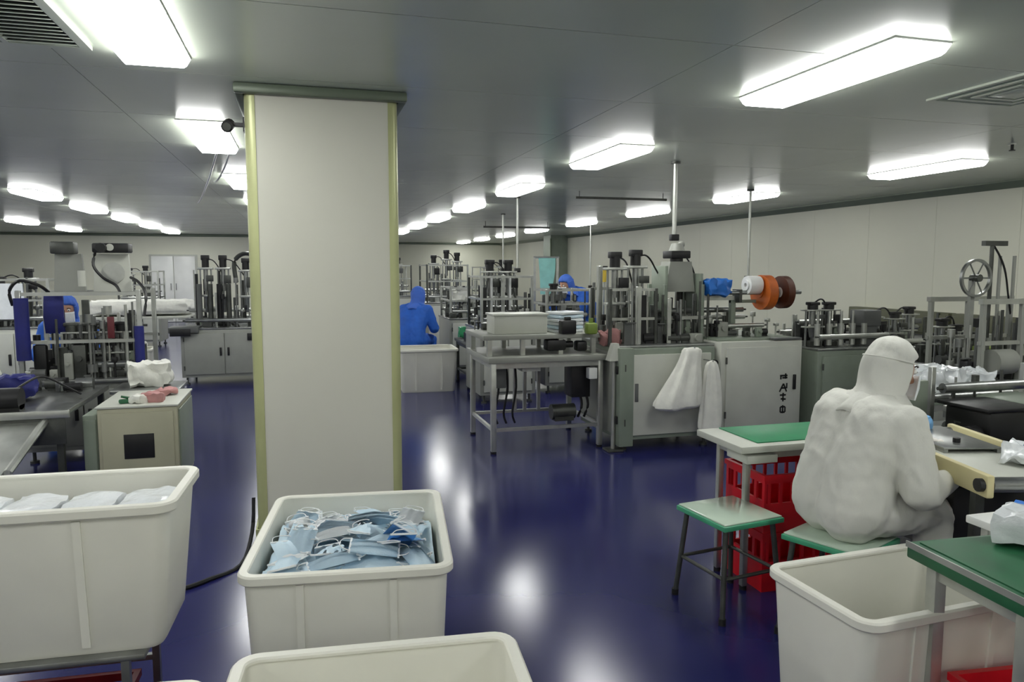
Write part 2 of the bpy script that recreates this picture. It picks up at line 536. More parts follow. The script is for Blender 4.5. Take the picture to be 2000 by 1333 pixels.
def tub(w, d, h, loc, rz, label, taper=0.09, r=0.045, group=None):
    t = thing('plastic_tub', label, 'tub', loc, rz, group)
    tw = taper
    th = .008
    body = MB()
    body.loops([rrect(w - tw, d - tw, r, 0), rrect(w - tw * .8, d - tw * .8, r, .02), rrect(w - .02, d - .02, r, h - .03),
                rrect(w - .02, d - .02, r, h - .004), rrect(w - .02 - 2 * th, d - .02 - 2 * th, r - .005, h - .004),
                rrect(w - tw * .8 - 2 * th, d - tw * .8 - 2 * th, r - .005, .03), rrect(w - tw - 2 * th - .03, d - tw - 2 * th - .03, r - .01, .018)])
    obj('tub_body', body, 'tub', t)
    rim = MB()
    prof = [(0.0, -.03), (.014, -.034), (.02, -.028), (.02, -.006), (.014, .0), (-.01, .0), (-.014, -.005), (-.014, -.012), (0, -.012)]
    rings = [rrect(w - .02 + 2 * a, d - .02 + 2 * a, r + a, h + z) for a, z in prof]
    rings.append(rings[0])
    rim.loops(rings, False, False)
    obj('rim', rim, 'tub', t)
    for s in (-1, 1):       # moulded stiffening ribs on the outside
        for k in (-1, 1):
            a = k * w * .22
            obj('rib', MB().box(a - .012, a + .012, s * (d / 2 - tw / 2 - .004) - .006, s * (d / 2 - tw / 2 - .004) + .006, .03, h - .05, .004,
                                Matrix.Translation((0, 0, 0))).mesh('rib') if False else MB().loops(
                [[(a - .012, s * (d / 2 - tw * .42), .03), (a + .012, s * (d / 2 - tw * .42), .03), (a + .012, s * (d / 2 - tw * .42 + .012), .03), (a - .012, s * (d / 2 - tw * .42 + .012), .03)][::s],
                 [(a - .012, s * (d / 2 - .018), h - .04), (a + .012, s * (d / 2 - .018), h - .04), (a + .012, s * (d / 2 - .004), h - .04), (a - .012, s * (d / 2 - .004), h - .04)][::s]]), 'tub', t)
    return t


TH = .62
tub(.68, .86, TH, (.165, 2.81, 0), -7, 'white plastic tub filled with pale blue masks, standing before the pillar')
tub(.70, .86, TH, (.13, 1.46, 0), -5, 'empty white plastic tub standing in front of the tub full of masks')
tub(.70, .86, TH, (-.64, 1.44, 0), -7, 'white plastic tub standing before the wheeled steel rack')
tub(.72, .47, .55, (1.93, 1.99, 0), 3, 'open white plastic tub holding one mask bundle, beside the green topped table')
tub(.76, .6, .56, (1.55, 9.7, 0), -2, 'white plastic tub on the floor in front of the seated blue worker')
# raised tub on a rack
tub(.95, .45, .48, (-.865, 2.64, .41), -3, 'white plastic tub filled with film-wrapped packs, raised on a steel rack', taper=.12)
t = thing('steel_rack', 'low wheeled steel rack carrying the raised white tub', 'rack', (-.85, 2.64, 0), -3)
obj('deck', MB().box(-.46, .36, -.2, .2, .39, .409, .004), 'steel', t)
for x in (-.36, .30):
    for y in (-.18, .18):
        lg = obj('leg', MB().box(x - .012, x + .012, y - .012, y + .012, .07, .39), 'steel', t)
        obj('caster', MB().cyl((x - .012, y, .035), (x + .012, y, .035), .035, n=16), 'rubber', lg)
for y in (-.18, .18):
    obj('lower_rail', MB().box(-.348, .288, y - .01, y + .01, .2, .22), 'steel', t)


def crate(loc, rz, label, w=.42, d=.32, h=.24, m='red', group=None):
    t = thing('plastic_crate', label, 'crate', loc, rz, group)
    obj('floor_panel', MB().box(-w / 2 + .012, w / 2 - .012, -d / 2 + .012, d / 2 - .012, .005, .017), m, t)
    for s in (-1, 1):
        f = MB()
        f.box(-w / 2 + .012, w / 2 - .012, s * (d / 2 - .006) - .006, s * (d / 2 - .006) + .006, .0, h * .5)
        f.box(-w / 2 + .012, w / 2 - .012, s * (d / 2 - .006) - .006, s * (d / 2 - .006) + .006, h * .85, h)
        for k in range(7):
            a = -w / 2 + .02 + k * (w - .055) / 6
            f.box(a, a + .016, s * (d / 2 - .006) - .006, s * (d / 2 - .006) + .006, h * .5, h * .85)
        obj('side_panel', f, m, t)
        e = MB()
        e.box(s * (w / 2 - .006) - .006, s * (w / 2 - .006) + .006, -d / 2, d / 2, 0, h * .55)
        e.box(s * (w / 2 - .006) - .006, s * (w / 2 - .006) + .006, -d / 2, d / 2, h * .85, h)
        for a in (-d / 2, -d * .3, d * .3 - .02, d / 2 - .02):
            e.box(s * (w / 2 - .006) - .006, s * (w / 2 - .006) + .006, a, a + .02, h * .55, h * .85)
        obj('end_panel', e, m, t)
    rim = MB()
    for s in (-1, 1):
        rim.box(-w / 2 - .008, w / 2 + .008, s * (d / 2 + .004) - .004, s * (d / 2 + .004) + .004, h - .025, h)
        rim.box(s * (w / 2 + .004) - .004, s * (w / 2 + .004) + .004, -d / 2, d / 2, h - .025, h)
    obj('rim', rim, m, t)
    return t


crate((-.88, 2.62, 0), -3, 'red plastic crate with shadow in its colour, under the raised white tub', .56, .3, .19, 'red_shaded')
crate((2.375, 3.24, 0), 0, 'red plastic crate under the green bench, bottom of its stack', .46, .34, .3)
crate((2.375, 3.24, .302), 0, 'red plastic crate under the green bench, top of its stack', .46, .34, .29)
crate((2.12, 1.52, 0), -6, 'red plastic crate on the floor under the green topped table', .5, .36, .36)

# ------------------------------------------------------------------ masks
random.seed(4)


def mask_mesh(name, m, w=.175, d=.095, bow=.012):
    b = bmesh.new()
    nx, ny = 9, 10
    g = [[None] * (ny + 1) for _ in range(nx + 1)]
    for i in range(nx + 1):
        for j in range(ny + 1):
            u, v = i / nx, j / ny
            pleat = .0022 * (1 if (j // 2) % 2 else -1) if 0 < j < ny else 0
            z = bow * (1 - (2 * u - 1) ** 2) * (1 - (2 * v - 1) ** 2) + pleat
            g[i][j] = b.verts.new(((u - .5) * w, (v - .5) * d, z))
    for i in range(nx):
        for j in range(ny):
            b.faces.new((g[i][j], g[i + 1][j], g[i + 1][j + 1], g[i][j + 1]))
    r = bmesh.ops.solidify(b, geom=b.faces[:], thickness=.002)
    mb = MB()
    mb.b.free()
    mb.b = b
    me = mb.mesh(name)
    me.materials.append(M[m])
    return me


mm = [mask_mesh('mask_sheet', 'mask'), mask_mesh('mask_sheet', 'mask', bow=.022), mask_mesh('mask_sheet', 'maskw', bow=.016), mask_mesh('mask_sheet', 'maskd', bow=.02)]
edges = [MB().box(s * .084 - .0033, s * .084 + .0033, -.047, .047, -.003, .003).mesh('edge_band') for s in (-1, 1)]
for e_ in edges:
    e_.materials.append(M['maskw'])
loopm = []
for s in (-1, 1):
    q = MB().tube([(s * .084, .04, .003), (s * .11, .03, .006), (s * .122, 0, .004), (s * .11, -.03, .006), (s * .084, -.04, .003)], .0016, 5, 3).mesh('ear_loop')
    q.materials.append(M['loop'])
    loopm.append(q)


def mask(loc, rot, k, label, group=None):
    t = thing('face_mask', label, 'mask', loc, 0, group)
    t.rotation_euler = rot
    obj('mask_sheet', mm[k], 'mask', t)
    for e_ in edges:
        obj('edge_band', e_, 'maskw', t)
    for q in loopm:
        obj('ear_loop', q, 'loop', t)
    return t


# heap under the loose masks in the full tub (local frame of the tub)
TM = Matrix.Translation((.165, 2.81, 0)) @ Matrix.Rotation(R(-7), 4, 'Z')


def heap_z(x, y):
    return .55 + .035 * math.exp(-((x + .02) ** 2 / .05 + (y + .1) ** 2 / .09)) + .05 * mnoise.noise(Vector((x * 5, y * 5, 3))) - .03 * (y > .2) * (y - .2) * 4


b = bmesh.new()
nx, ny = 34, 44
g = [[b.verts.new(TM @ Vector(((i / nx - .5) * .595, (j / ny - .5) * .775, heap_z((i / nx - .5) * .595, (j / ny - .5) * .775) - .012 + .012 * mnoise.noise(Vector((i * .7, j * .7, 1)))))) for j in range(ny + 1)] for i in range(nx + 1)]
for i in range(nx):
    for j in range(ny):
        b.faces.new((g[i][j], g[i + 1][j], g[i + 1][j + 1], g[i][j + 1]))
low = [[v.co.copy() for v in row] for row in g]
ext = bmesh.ops.extrude_face_region(b, geom=b.faces[:])
for v in [v for v in ext['geom'] if isinstance(v, bmesh.types.BMVert)]:
    v.co.z = .3
mb = MB()
mb.b.free()
mb.b = b
o = obj('mask_heap', mb, 'mask')
tag(o, 'deep heap of pale blue masks filling the tub before the pillar', 'masks')
o['kind'] = 'stuff'
spots = []
for i in range(4):
    for j in range(9):
        x = -.205 + i * .137 + random.uniform(-.02, .02)
        y = -.265 + j * .066 + random.uniform(-.015, .015)
        spots.append((x, y))
for n, (x, y) in enumerate(spots):
    z = heap_z(x, y) + .014 + .010 * random.random()
    p = TM @ Vector((x, y, z))
    k = random.choice((0, 0, 1, 1, 0, 2))
    rz_ = random.uniform(0, 6.28)
    if abs(x) > .15:
        rz_ = R(90) + random.uniform(-.35, .35)      # lie along the tub wall
    if abs(y) > .26:
        rz_ = random.uniform(-.3, .3) if abs(x) < .15 else rz_
    mask(p, (random.uniform(-.22, .22), random.uniform(-.22, .22), rz_), k,
         'pale pleated face mask lying loose on the heap in the full tub' if k != 2 else 'white pleated face mask lying loose on the heap in the full tub',
         'loose pale masks on the heap' if k != 2 else 'loose white masks on the heap')
for x, y in ((.17, -.24), (.18, -.2), (.16, -.17)):
    p = TM @ Vector((x, y, heap_z(x, y) + .055))
    mask(p, (random.uniform(-.9, .9), random.uniform(-.9, .9), random.uniform(0, 6.28)), 3, 'deeper blue crumpled mask at the corner of the full tub', 'deeper blue masks in the tub corner')
# teal strip on the heap
o = obj('fabric_scrap', MB().tube([TM @ Vector((.12, .27, .50)), TM @ Vector((.18, .28, .52)), TM @ Vector((.25, .26, .50))], .014, 6), 'teal')
tag(o, 'twisted teal fabric scrap on the masks at the tub edge by the pillar', 'scrap')
# bundle in the foreground right tub
t = thing('mask_bundle', 'stacked bundle of pale blue masks at the bottom of the open tub', 'bundle', (1.93, 1.93, .02), 12)
for k in range(7):
    obj('mask_sheet', mm[k % 2], 'mask', t, (random.uniform(-.008, .008), random.uniform(-.006, .006), .012 + k * .022), (0, 0, random.uniform(-.15, .15)))
obj('paper_band', MB().box(-.02, .02, -.055, .055, .0, .178, .004), 'maskw', t)
t = thing('mask_bundle', 'upright stacked bundle of pale blue masks leaning in the open tub', 'bundle', (1.84, 2.04, .10), 25)
for k in range(9):
    obj('mask_sheet', mm[(k + 1) % 2], 'mask', t, (0, -.06 + .014 * k, .02 + random.uniform(-.004, .004)), (R(80), 0, random.uniform(-.05, .05)))
obj('paper_band', MB().box(-.02, .02, -.075, .07, -.034, .074, .004), 'maskw', t)

# film-wrapped packs in the raised tub
random.seed(8)


def crumple(sx, sy, sz, amp, seed, sub=4):
    b = MB()
    b.box(-sx, sx, -sy, sy, -sz, sz)
    bmesh.ops.subdivide_edges(b.b, edges=b.b.edges[:], cuts=sub * 2, use_grid_fill=True)
    for v in b.b.verts:
        p = v.co.copy()
        q = Vector((p.x / sx, p.y / sy, p.z / sz))
        v.co = v.co * (1 - .16 * max(0, q.length - 1))
        v.co += Vector((mnoise.noise(p * 14 + Vector((seed, 0, 0))), mnoise.noise(p * 14 + Vector((0, seed, 9))), mnoise.noise(p * 14 + Vector((5, 0, seed))))) * amp
        v.co += Vector((0, 0, 1)) * mnoise.noise(p * 30 + Vector((seed, 3, 0))) * amp * .5
    return b


RM = Matrix.Translation((-.865, 2.64, .395)) @ Matrix.Rotation(R(-3), 4, 'Z')
labs = ['film-wrapped white pack in the raised tub, one of a row under the rim'] * 5
for k in range(5):
    p = RM @ Vector((-.345 + k * .172, 0, .385))
    o = obj('wrapped_pack', crumple(.082, .18, .055, .012, k * 7.3), 'film', None, p, (0, 0, R(-3)))
    tag(o, labs[k], 'pack', 'film-wrapped packs in the raised tub')
for k in range(4):
    p = RM @ Vector((-.27 + k * .18, 0, .19))
    o = obj('wrapped_pack', crumple(.085, .155, .13, .008, k * 3.1 + 2), 'film', None, p, (0, 0, R(-3)))
    tag(o, 'large film-wrapped white pack in the lower layer of the raised tub', 'pack', 'lower packs in the raised tub')

# black cable by the pillar
o = obj('cable', MB().tube([(-.30, 4.36, .3), (-.31, 4.3, .12), (-.36, 4.1, .012), (-.5, 3.95, .012), (-.63, 3.86, .012), (-.9, 3.8, .012)], .011, 6), 'rubber')
tag(o, 'black cable trailing over the floor from the pillar foot', 'cable')


# ------------------------------------------------------------------ stools, benches, tables
def stool(loc, rz, label, h=.46):
    t = thing('stool', label, 'stool', loc, rz)
    w, d = .165, .17
    obj('seat', MB().box(-w, w, -d, d, h - .008, h, .003), 'seat', t)
    obj('seat_edge', MB().box(-w - .008, w + .008, -d - .008, d + .008, h - .032, h - .008, .005), 'greene', t)
    for sx in (-1, 1):
        for sy in (-1, 1):
            a, b_ = (sx * (w - .03), sy * (d - .03)), (sx * (w + .005), sy * (d + .005))
            lg = obj('leg', MB().cyl((b_[0], b_[1], .012), (a[0], a[1], h - .032), .0125, n=10), 'dsteel', t)
            obj('foot_cap', MB().cyl((b_[0] + sx * .001, b_[1] + sy * .001, 0), (b_[0], b_[1], .03), .017, n=10), 'rubber', lg)
    for s in (-1, 1):
        obj('stretcher', MB().cyl((-w + .012, s * (d - .012), .2), (w - .012, s * (d - .012), .2), .009, n=8), 'dsteel', t)
        obj('stretcher', MB().cyl((s * (w - .013), -d + .012, .2), (s * (w - .013), d - .012, .2), .009, n=8), 'dsteel', t)
    return t


stool((1.92, 3.02, 0), 8, 'empty square stool with pale glossy top and green edge')
stool((2.2, 2.6, 0), 24, 'green edged stool under the seated white suited worker')


def table(name, label, cat, x0, x1, y0, y1, z, top, edge_m, legm, lw=.035, th=.04, inset=.04, rz=0, shelf=None, rail=True, rim=None, piv=None):
    cx, cy = (x0 + x1) / 2, (y0 + y1) / 2
    t = thing(name, label, cat, (cx, cy, 0), rz)
    w, d = (x1 - x0) / 2, (y1 - y0) / 2
    obj('table_top', MB().box(-w, w, -d, d, z - th, z, .006), edge_m, t)
    if top:
        e = rim or .0
        obj('top_mat', MB().box(-w + e, w - e, -d + e, d - e, z, z + .004), top, t)
    for sx in (-1, 1):
        for sy in (-1, 1):
            x, y = sx * (w - inset), sy * (d - inset)
            lg = obj('leg', MB().box(x - lw / 2, x + lw / 2, y - lw / 2, y + lw / 2, .02, z - th, .003), legm, t)
            obj('foot', MB().cyl((x, y, 0), (x, y, .02), lw * .6, n=12), 'rubber', lg)
    if rail:
        for sy in (-1, 1):
            obj('rail', MB().box(-w + inset + lw / 2, w - inset - lw / 2, sy * (d - inset) - .012, sy * (d - inset) + .012, z - th - .05, z - th), legm, t)
        for sx in (-1, 1):
            obj('rail', MB().box(sx * (w - inset) - .012, sx * (w - inset) + .012, -d + inset + lw / 2, d - inset - lw / 2, z - th - .05, z - th), legm, t)
    if shelf:
        for sy in (-1, 1):
            obj('lower_bar', MB().box(-w + inset + lw / 2, w - inset - lw / 2, sy * (d - inset) - .014, sy * (d - inset) + .014, shelf - .028, shelf), legm, t)
        for sx in (-1, 1):
            obj('lower_bar', MB().box(sx * (w - inset) - .012, sx * (w - inset) + .012, -d + inset + lw / 2, d - inset - lw / 2, shelf - .028, shelf), legm, t)
    return t


tb = table('work_bench', 'pale edged work bench with green mat behind the white suited worker', 'bench', 1.99, 2.75, 3.04, 3.46, .75, None, 'lgrey', 'alu', .03, .035, .09)
obj('top_mat', MB().box(-.26, .36, -.16, .19, .75, .756, .002), 'green', tb)
obj('under_tray', MB().box(-.34, -.17, -.2, -.02, .66, .7, .004), 'lgrey', tb)
tb = table('work_table', 'deep green topped steel table beside the open white tub', 'table', 1.78, 2.62, 1.36, 1.80, .75, 'greend', 'greend', 'alu', .04, .05, .06, rz=-4, rim=.025)
obj('edge_strip', MB().box(-.42, .42, -.222, -.218, .735, .754), 'alu', tb)
obj('edge_strip', MB().box(-.424, -.42, -.22, .22, .735, .754), 'alu', tb)
t = thing('mask_bundle', 'bright blue mask stack in film lying on the deep green table', 'bundle', (2.2, 1.7, .757), 30)
obj('blue_pack', crumple(.07, .1, .045, .012, 4.4), 'blue', t, (0, 0, .05))
obj('film_wrap', crumple(.085, .07, .05, .016, 9.4), 'film', t, (-.07, .05, .052))
table('output_table', 'white topped table between green table and conveyor', 'table', 2.32, 3.05, 1.84, 2.1, .70, None, 'white', 'alu', .03, .03, .05)

# ------------------------------------------------------------------ machines: shared builders
PR = random.Random(12)


def post(p, x, y, z0, z1, w=.022, m='alu', name='post'):
    return obj(name, MB().box(x - w, x + w, y - w, y + w, z0, z1, .003, seg=1), m, p)


def press_tower(p, x, y, z0, h, rng, head='black', wide=.07, lean=0.0):
    """press column: slide rods, plates, air cylinder and dark motor head"""
    w = wide
    for s in (-1, 1):
        obj('slide_rod', MB().cyl((x + s * w, y, z0), (x + s * (w - lean), y, z0 + h * .82), .011, n=8), 'steel', p)
    obj('crown_plate', MB().box(x - w - .03, x + w + .03, y - .05, y + .05, z0 + h * .8, z0 + h * .83, .003), 'alu', p)
    obj('mid_plate', MB().box(x - w - .02, x + w + .02, y - .045, y + .045, z0 + h * .42, z0 + h * .45, .003), 'alu', p)
    obj('air_cylinder', MB().cyl((x, y, z0 + h * .5), (x, y, z0 + h * .8), .03, n=14).cyl((x, y, z0 + h * .45), (x, y, z0 + h * .5), .012), 'steel', p)
    hd = obj('motor_head', MB().cyl((x, y, z0 + h * .83), (x, y, z0 + h * .95), .048, n=14).box(x - .055, x + .055, y - .04, y + .04, z0 + h * .93, z0 + h, .008), head, p)
    obj('horn', MB().cyl((x, y, z0 + h * .2), (x, y, z0 + h * .42), .022, .036, n=12), 'steel', p)
    obj('anvil', MB().box(x - .06, x + .06, y - .06, y + .06, z0, z0 + h * .12, .006), rng.choice(('dsteel', 'steel', 'dgrey')), p)
    obj('valve', MB().box(x + w * .2, x + w + .035, y - .075, y - .045, z0 + h * (.55 + .1 * rng.random()), z0 + h * .72, .004), rng.choice(('black', 'dsteel', 'dgrey')), p)


def hose(p, a, b_, sag=.12, r=.008, m='black'):
    A, B = Vector(a), Vector(b_)
    mid = A.lerp(B, .5) + Vector((0, -.03, sag))
    obj('hose', MB().tube([A, A.lerp(mid, .6) + Vector((0, 0, .03)), mid, B.lerp(mid, .5), B], r, 6, 4), m, p)


def roller(p, x0, x1, y, z, r=.03, m='steel'):
    o = obj('roller', MB().cyl((x0, y, z), (x1, y, z), r, n=14), m, p)
    obj('shaft', MB().cyl((x0 - .035, y, z), (x1 + .035, y, z), r * .35, n=8), 'dsteel', o)


def clutter(p, rng, x0, x1, y0, y1, z0, n, hmin=.06, hmax=.22):
    """fittings bolted along a base plate: gearboxes, brackets, sensors, guide blocks"""
    for k in range(n):
        x, y = rng.uniform(x0, x1), rng.uniform(y0, y1)
        h = rng.uniform(hmin, hmax)
        c = rng.random()
        if c < .3:
            w = rng.uniform(.025, .06)
            obj('gearbox', MB().box(x - w, x + w, y - w * .8, y + w * .8, z0, z0 + h, .005).cyl((x, y - w * .8 - .03, z0 + h * .6), (x, y - w * .8, z0 + h * .6), w * .5), rng.choice(('black', 'dsteel', 'steel', 'grey', 'ggrey')), p)
        elif c < .55:
            w = rng.uniform(.02, .05)
            obj('bracket', MB().box(x - w, x + w, y - .006, y + .006, z0, z0 + h).box(x - w, x + w, y - .04, y, z0 + h - .008, z0 + h), rng.choice(('alu', 'steel', 'dsteel', 'dgrey')), p)
        elif c < .75:
            obj('sensor_rod', MB().cyl((x, y, z0), (x, y, z0 + h * 1.4), .008).box(x - .02, x + .02, y - .02, y + .02, z0 + h * 1.1, z0 + h * 1.4, .003), rng.choice(('steel', 'black', 'alu')), p)
        else:
            r = rng.uniform(.02, .045)
            obj('motor', MB().cyl((x - .07, y, z0 + r + .01), (x + .05, y, z0 + r + .01), r, n=12).box(x - .05, x + .05, y - r * .7, y + r * .7, z0, z0 + r * .5), rng.choice(('black', 'dsteel', 'dgrey', 'steel')), p)


def rods(p, rng, x0, x1, y0, y1, z0, z1, n):
    """upright guide rods, spring columns and slim plates standing on a base plate"""
    for k in range(n):
        x, y = rng.uniform(x0, x1), rng.uniform(y0, y1)
        h = z0 + (z1 - z0) * rng.uniform(.45, 1)
        c = rng.random()
        m = rng.choice(('steel', 'alu', 'dsteel', 'black', 'alu', 'dgrey'))
        if c < .45:
            obj('guide_rod', MB().cyl((x, y, z0), (x, y, h), rng.uniform(.007, .014), n=8), m, p)
        elif c < .75:
            w = rng.uniform(.012, .03)
            obj('slim_plate', MB().box(x - w, x + w, y - .008, y + .008, z0, h, .003, seg=1), m, p)
        else:
            r = rng.uniform(.014, .022)
            obj('spring_column', MB().cyl((x, y, z0), (x, y, h), r * .5, n=8).cyl((x, y, h - .07), (x, y, h), r * 1.5, n=10).cyl((x, y, z0 + .05), (x, y, z0 + .12), r * 1.4, n=10), m, p)


def reel(p, c, r, w, m, core='lgrey', axis='y'):
    """web reel with flange and core, axis along local y or x"""
    q = Matrix.Translation(c) @ (Matrix.Rotation(R(90), 4, 'X') if axis == 'y' else Matrix.Rotation(R(90), 4, 'Y'))
    o = obj('reel', MB().lathe([(.05, -w / 2), (r, -w / 2), (r, w / 2), (.05, w / 2)], 28, q), m, p)
    obj('reel_core', MB().lathe([(.022, -w / 2 - .012), (.05, -w / 2 - .012), (.05, w / 2 + .012), (.022, w / 2 + .012)], 18, q), core, o)
    return o


def cabinet(p, x0, x1, y0, y1, z0, z1, ndoor, body='grey', doorm='lgrey', feet=True, fr='ggrey', gap=.012):
    obj('cabinet_body', MB().box(x0, x1, y0 + .02, y1, z0, z1, .006), body, p)
    wd = (x1 - x0 - .08) / ndoor
    for k in range(ndoor):
        a = x0 + .04 + k * wd
        d = obj('door', MB().box(a + gap / 2, a + wd - gap / 2, y0, y0 + .02, z0 + .04, z1 - .05, .005), doorm, p)
        hx = a + (.05 if k % 2 else wd - .05)
        obj('handle', MB().box(hx - .014, hx + .014, y0 - .018, y0, z0 + (z1 - z0) * .45, z0 + (z1 - z0) * .62, .005), 'black', d)
        for zz in (.2, .8):
            ex = a + wd - gap if k % 2 else a
            obj('hinge', MB().cyl((ex, y0 - .006, z0 + (z1 - z0) * zz - .03), (ex, y0 - .006, z0 + (z1 - z0) * zz + .03), .009, n=8), 'dsteel', d)
    if feet:
        for x in (x0 + .06, x1 - .06):
            for y in (y0 + .08, y1 - .06):
                obj('foot', MB().cyl((x, y, 0), (x, y, .02), .035, n=12).cyl((x, y, .02), (x, y, z0), .014, n=8), 'dsteel', p)


# ---- C: the cabinet machine in the middle
t = thing('mask_press', 'grey cabinet mask press with tall press towers and orange reels', 'machine', (2.62, 5.85, 0))
cabinet(t, 0, .92, 0, .95, .1, .90, 1, 'ggrey', 'lgrey')
obj('corner_post', MB().box(-.012, .12, -.012, .1, .05, .91, .006), 'ggrey', t)
for zz in (.28, .72):
    obj('latch', MB().box(-.03, -.012, .02, .05, zz - .035, zz + .035, .004), 'black', t)
obj('side_panel', MB().box(-.016, 0, .14, .9, .14, .86, .004), 'grey', t)
obj('vent_plate', MB().box(.135, .165, -.012, 0, .44, .6, .003), 'dgrey', t)
cabinet(t, .96, 1.80, -.04, .92, .12, .94, 1, 'lgrey', 'lgrey')
obj('lock', MB().cyl((.90, -.03, .76), (.90, .0, .76), .028, n=14), 'black', t)
obj('lock', MB().box(.87, .95, -.035, -.005, .27, .32, .01), 'black', t)
obj('cable_duct', MB().box(.895, .915, -.012, 0, .32, .73, .003), 'dgrey', t)
for hx, hz in ((.62, .91), (.80, .79)):
    obj('bag_hook', MB().tube([(hx, .0, hz), (hx, -.1, hz), (hx, -.15, hz - .03), (hx, -.15, hz + .01)], .006, 6, 3), 'steel', t)
# black characters down the right-hand door (seen edge on, not legible)
ink = MB()
fy = -.04


def stroke(x0, z0, x1, z1, w=.012):
    a, b_ = Vector((x0, fy - .0015, z0)), Vector((x1, fy - .0015, z1))
    d = (b_ - a).normalized()
    n = Vector((-d.z, 0, d.x)) * w / 2
    vs = [ink.b.verts.new(v) for v in (a - n, b_ - n, b_ + n, a + n)]
    ink.b.faces.new(vs)


for x0, z0, x1, z1 in ((1.56, .62, 1.64, .62), (1.57, .62, 1.57, .585), (1.62, .64, 1.62, .59), (1.585, .60, 1.64, .60),
                       (1.60, .545, 1.56, .47), (1.60, .545, 1.635, .47), (1.575, .505, 1.63, .505), (1.635, .55, 1.635, .50),
                       (1.565, .44, 1.63, .44), (1.60, .46, 1.60, .38), (1.575, .405, 1.63, .40),
                       (1.575, .33, 1.625, .33), (1.575, .33, 1.575, .28), (1.625, .33, 1.625, .28), (1.575, .28, 1.625, .28), (1.6, .345, 1.6, .27)):
    stroke(x0, z0, x1, z1, .016)
obj('lettering', ink, 'ink', t)
obj('base_plate', MB().box(.0, .94, .06, .94, .90, .925, .004), 'steel', t)
obj('base_plate', MB().box(.97, 1.79, .06, .9, .94, .96, .004), 'ggrey', t)
obj('flap_lid', MB().box(1.5, 1.79, -.03, .05, .945, .965, .004), 'dgrey', t)
rng = random.Random(3)
for x, y, h in ((.08, .34, .82), (.3, .38, .84)):
    press_tower(t, x, y, .925, h, rng)
for x in (.0, .40):
    post(t, x, .5, .925, 1.62)
for x in (-.02, .42):
    for y in (.2, .62):
        post(t, x, y, .925, 1.42, .014, 'dsteel')
for z in (1.15, 1.41):
    obj('crossbar', MB().box(-.03, .43, .19, .21, z - .012, z + .012), 'alu', t)
    obj('crossbar', MB().box(-.03, .43, .61, .63, z - .012, z + .012), 'alu', t)
# tallest tower with pale hood
for x in (.56, .94):
    for y in (.3, .62):
        post(t, x, y, .925, 1.45, .016, 'ggrey')
obj('tower_hood', MB().loops([[(.62, .40, 1.38), (.92, .40, 1.38), (.92, .62, 1.38), (.62, .62, 1.38)], [(.66, .40, 1.66), (.88, .40, 1.66), (.88, .58, 1.66), (.66, .58, 1.66)]]), 'grey', t)
obj('tower_plate', MB().box(.57, .6, .32, .6, 1.2, 1.62, .004), 'ggrey', t)
obj('tower_plate', MB().box(.93, .96, .32, .6, 1.2, 1.55, .004), 'ggrey', t)
obj('motor_head', MB().box(.66, .86, .38, .56, 1.69, 1.76, .01).cyl((.76, .47, 1.66), (.76, .47, 1.69), .06), 'black', t)
obj('top_cap', MB().cyl((.76, .47, 1.76), (.76, .47, 1.83), .075, .05).sphere((.82, .5, 1.82), .035), 'grey', t)
for x in (.62, .70, .78, .88):
    obj('slide_rod', MB().cyl((x, .32, .925), (x, .32, 1.3), .011, n=8), rng.choice(('steel', 'dsteel')), t)
obj('crossbar', MB().box(.55, .95, .28, .30, 1.13, 1.16), 'alu', t)
for x in (.52, .98):
    obj('green_rod', MB().cyl((x, .26, .925), (x, .26, 1.36), .012, n=8), 'dsteel', t)
for k, (y, z) in enumerate(((.5, 1.0), (.56, 1.12), (.44, 1.2))):
    roller(t, .55, .95, y, z, .028)
clutter(t, rng, .0, .92, .12, .85, .925, 34)
rods(t, rng, .0, .95, .14, .8, .925, 1.5, 46)
hose(t, (.3, .38, 1.7), (.62, .5, 1.5), .08)
hose(t, (.08, .34, 1.7), (.42, .6, 1.3), .12)
hose(t, (.88, .5, 1.7), (1.1, .6, 1.1), .1)
# unwind arm with reels
obj('reel_post', MB().box(1.28, 1.33, .35, .4, .96, 1.3, .004).box(1.28, 1.75, .36, .39, 1.27, 1.3), 'ggrey', t)
obj('reel_axle', MB().cyl((1.2, .30, 1.37), (2.0, .30, 1.37), .02), 'steel', t)
obj('reel_arm', MB().box(1.32, 1.35, .28, .4, 1.28, 1.4), 'dsteel', t)
obj('reel_arm', MB().box(1.72, 1.75, .28, .4, 1.28, 1.4), 'dsteel', t)
reel(t, (1.60, .30, 1.37), .165, .09, 'orange', 'orange', 'x')
reel(t, (1.80, .30, 1.37), .155, .07, 'brown', 'white', 'x')
reel(t, (1.47, .30, 1.44), .085, .13, 'white', 'white', 'x')
clutter(t, rng, 1.0, 1.75, .15, .8, .96, 22, .05, .16)
rods(t, rng, 1.0, 1.5, .45, .85, .96, 1.25, 14)
for x in (1.05, 1.3):
    post(t, x, .5, .96, 1.22, .014)
roller(t, 1.04, 1.5, .5, 1.2, .025)
for y, z in ((.3, 1.06), (.62, 1.12)):
    roller(t, 1.08, 1.6, y, z, .022, 'alu')
o = obj('fabric_bundle', crumple(.12, .12, .075, .03, 2.2), 'blue', None, (3.72, 6.2, 1.42))
tag(o, 'bright blue fabric bundle hanging on the feed arm of the cabinet press', 'fabric')
t2 = t
obj('feed_arm', MB().box(.98, 1.3, .33, .37, 1.30, 1.34), 'alu', t)
obj('feed_hook', MB().cyl((1.10, .35, 1.34), (1.10, .35, 1.46), .01), 'steel', t)

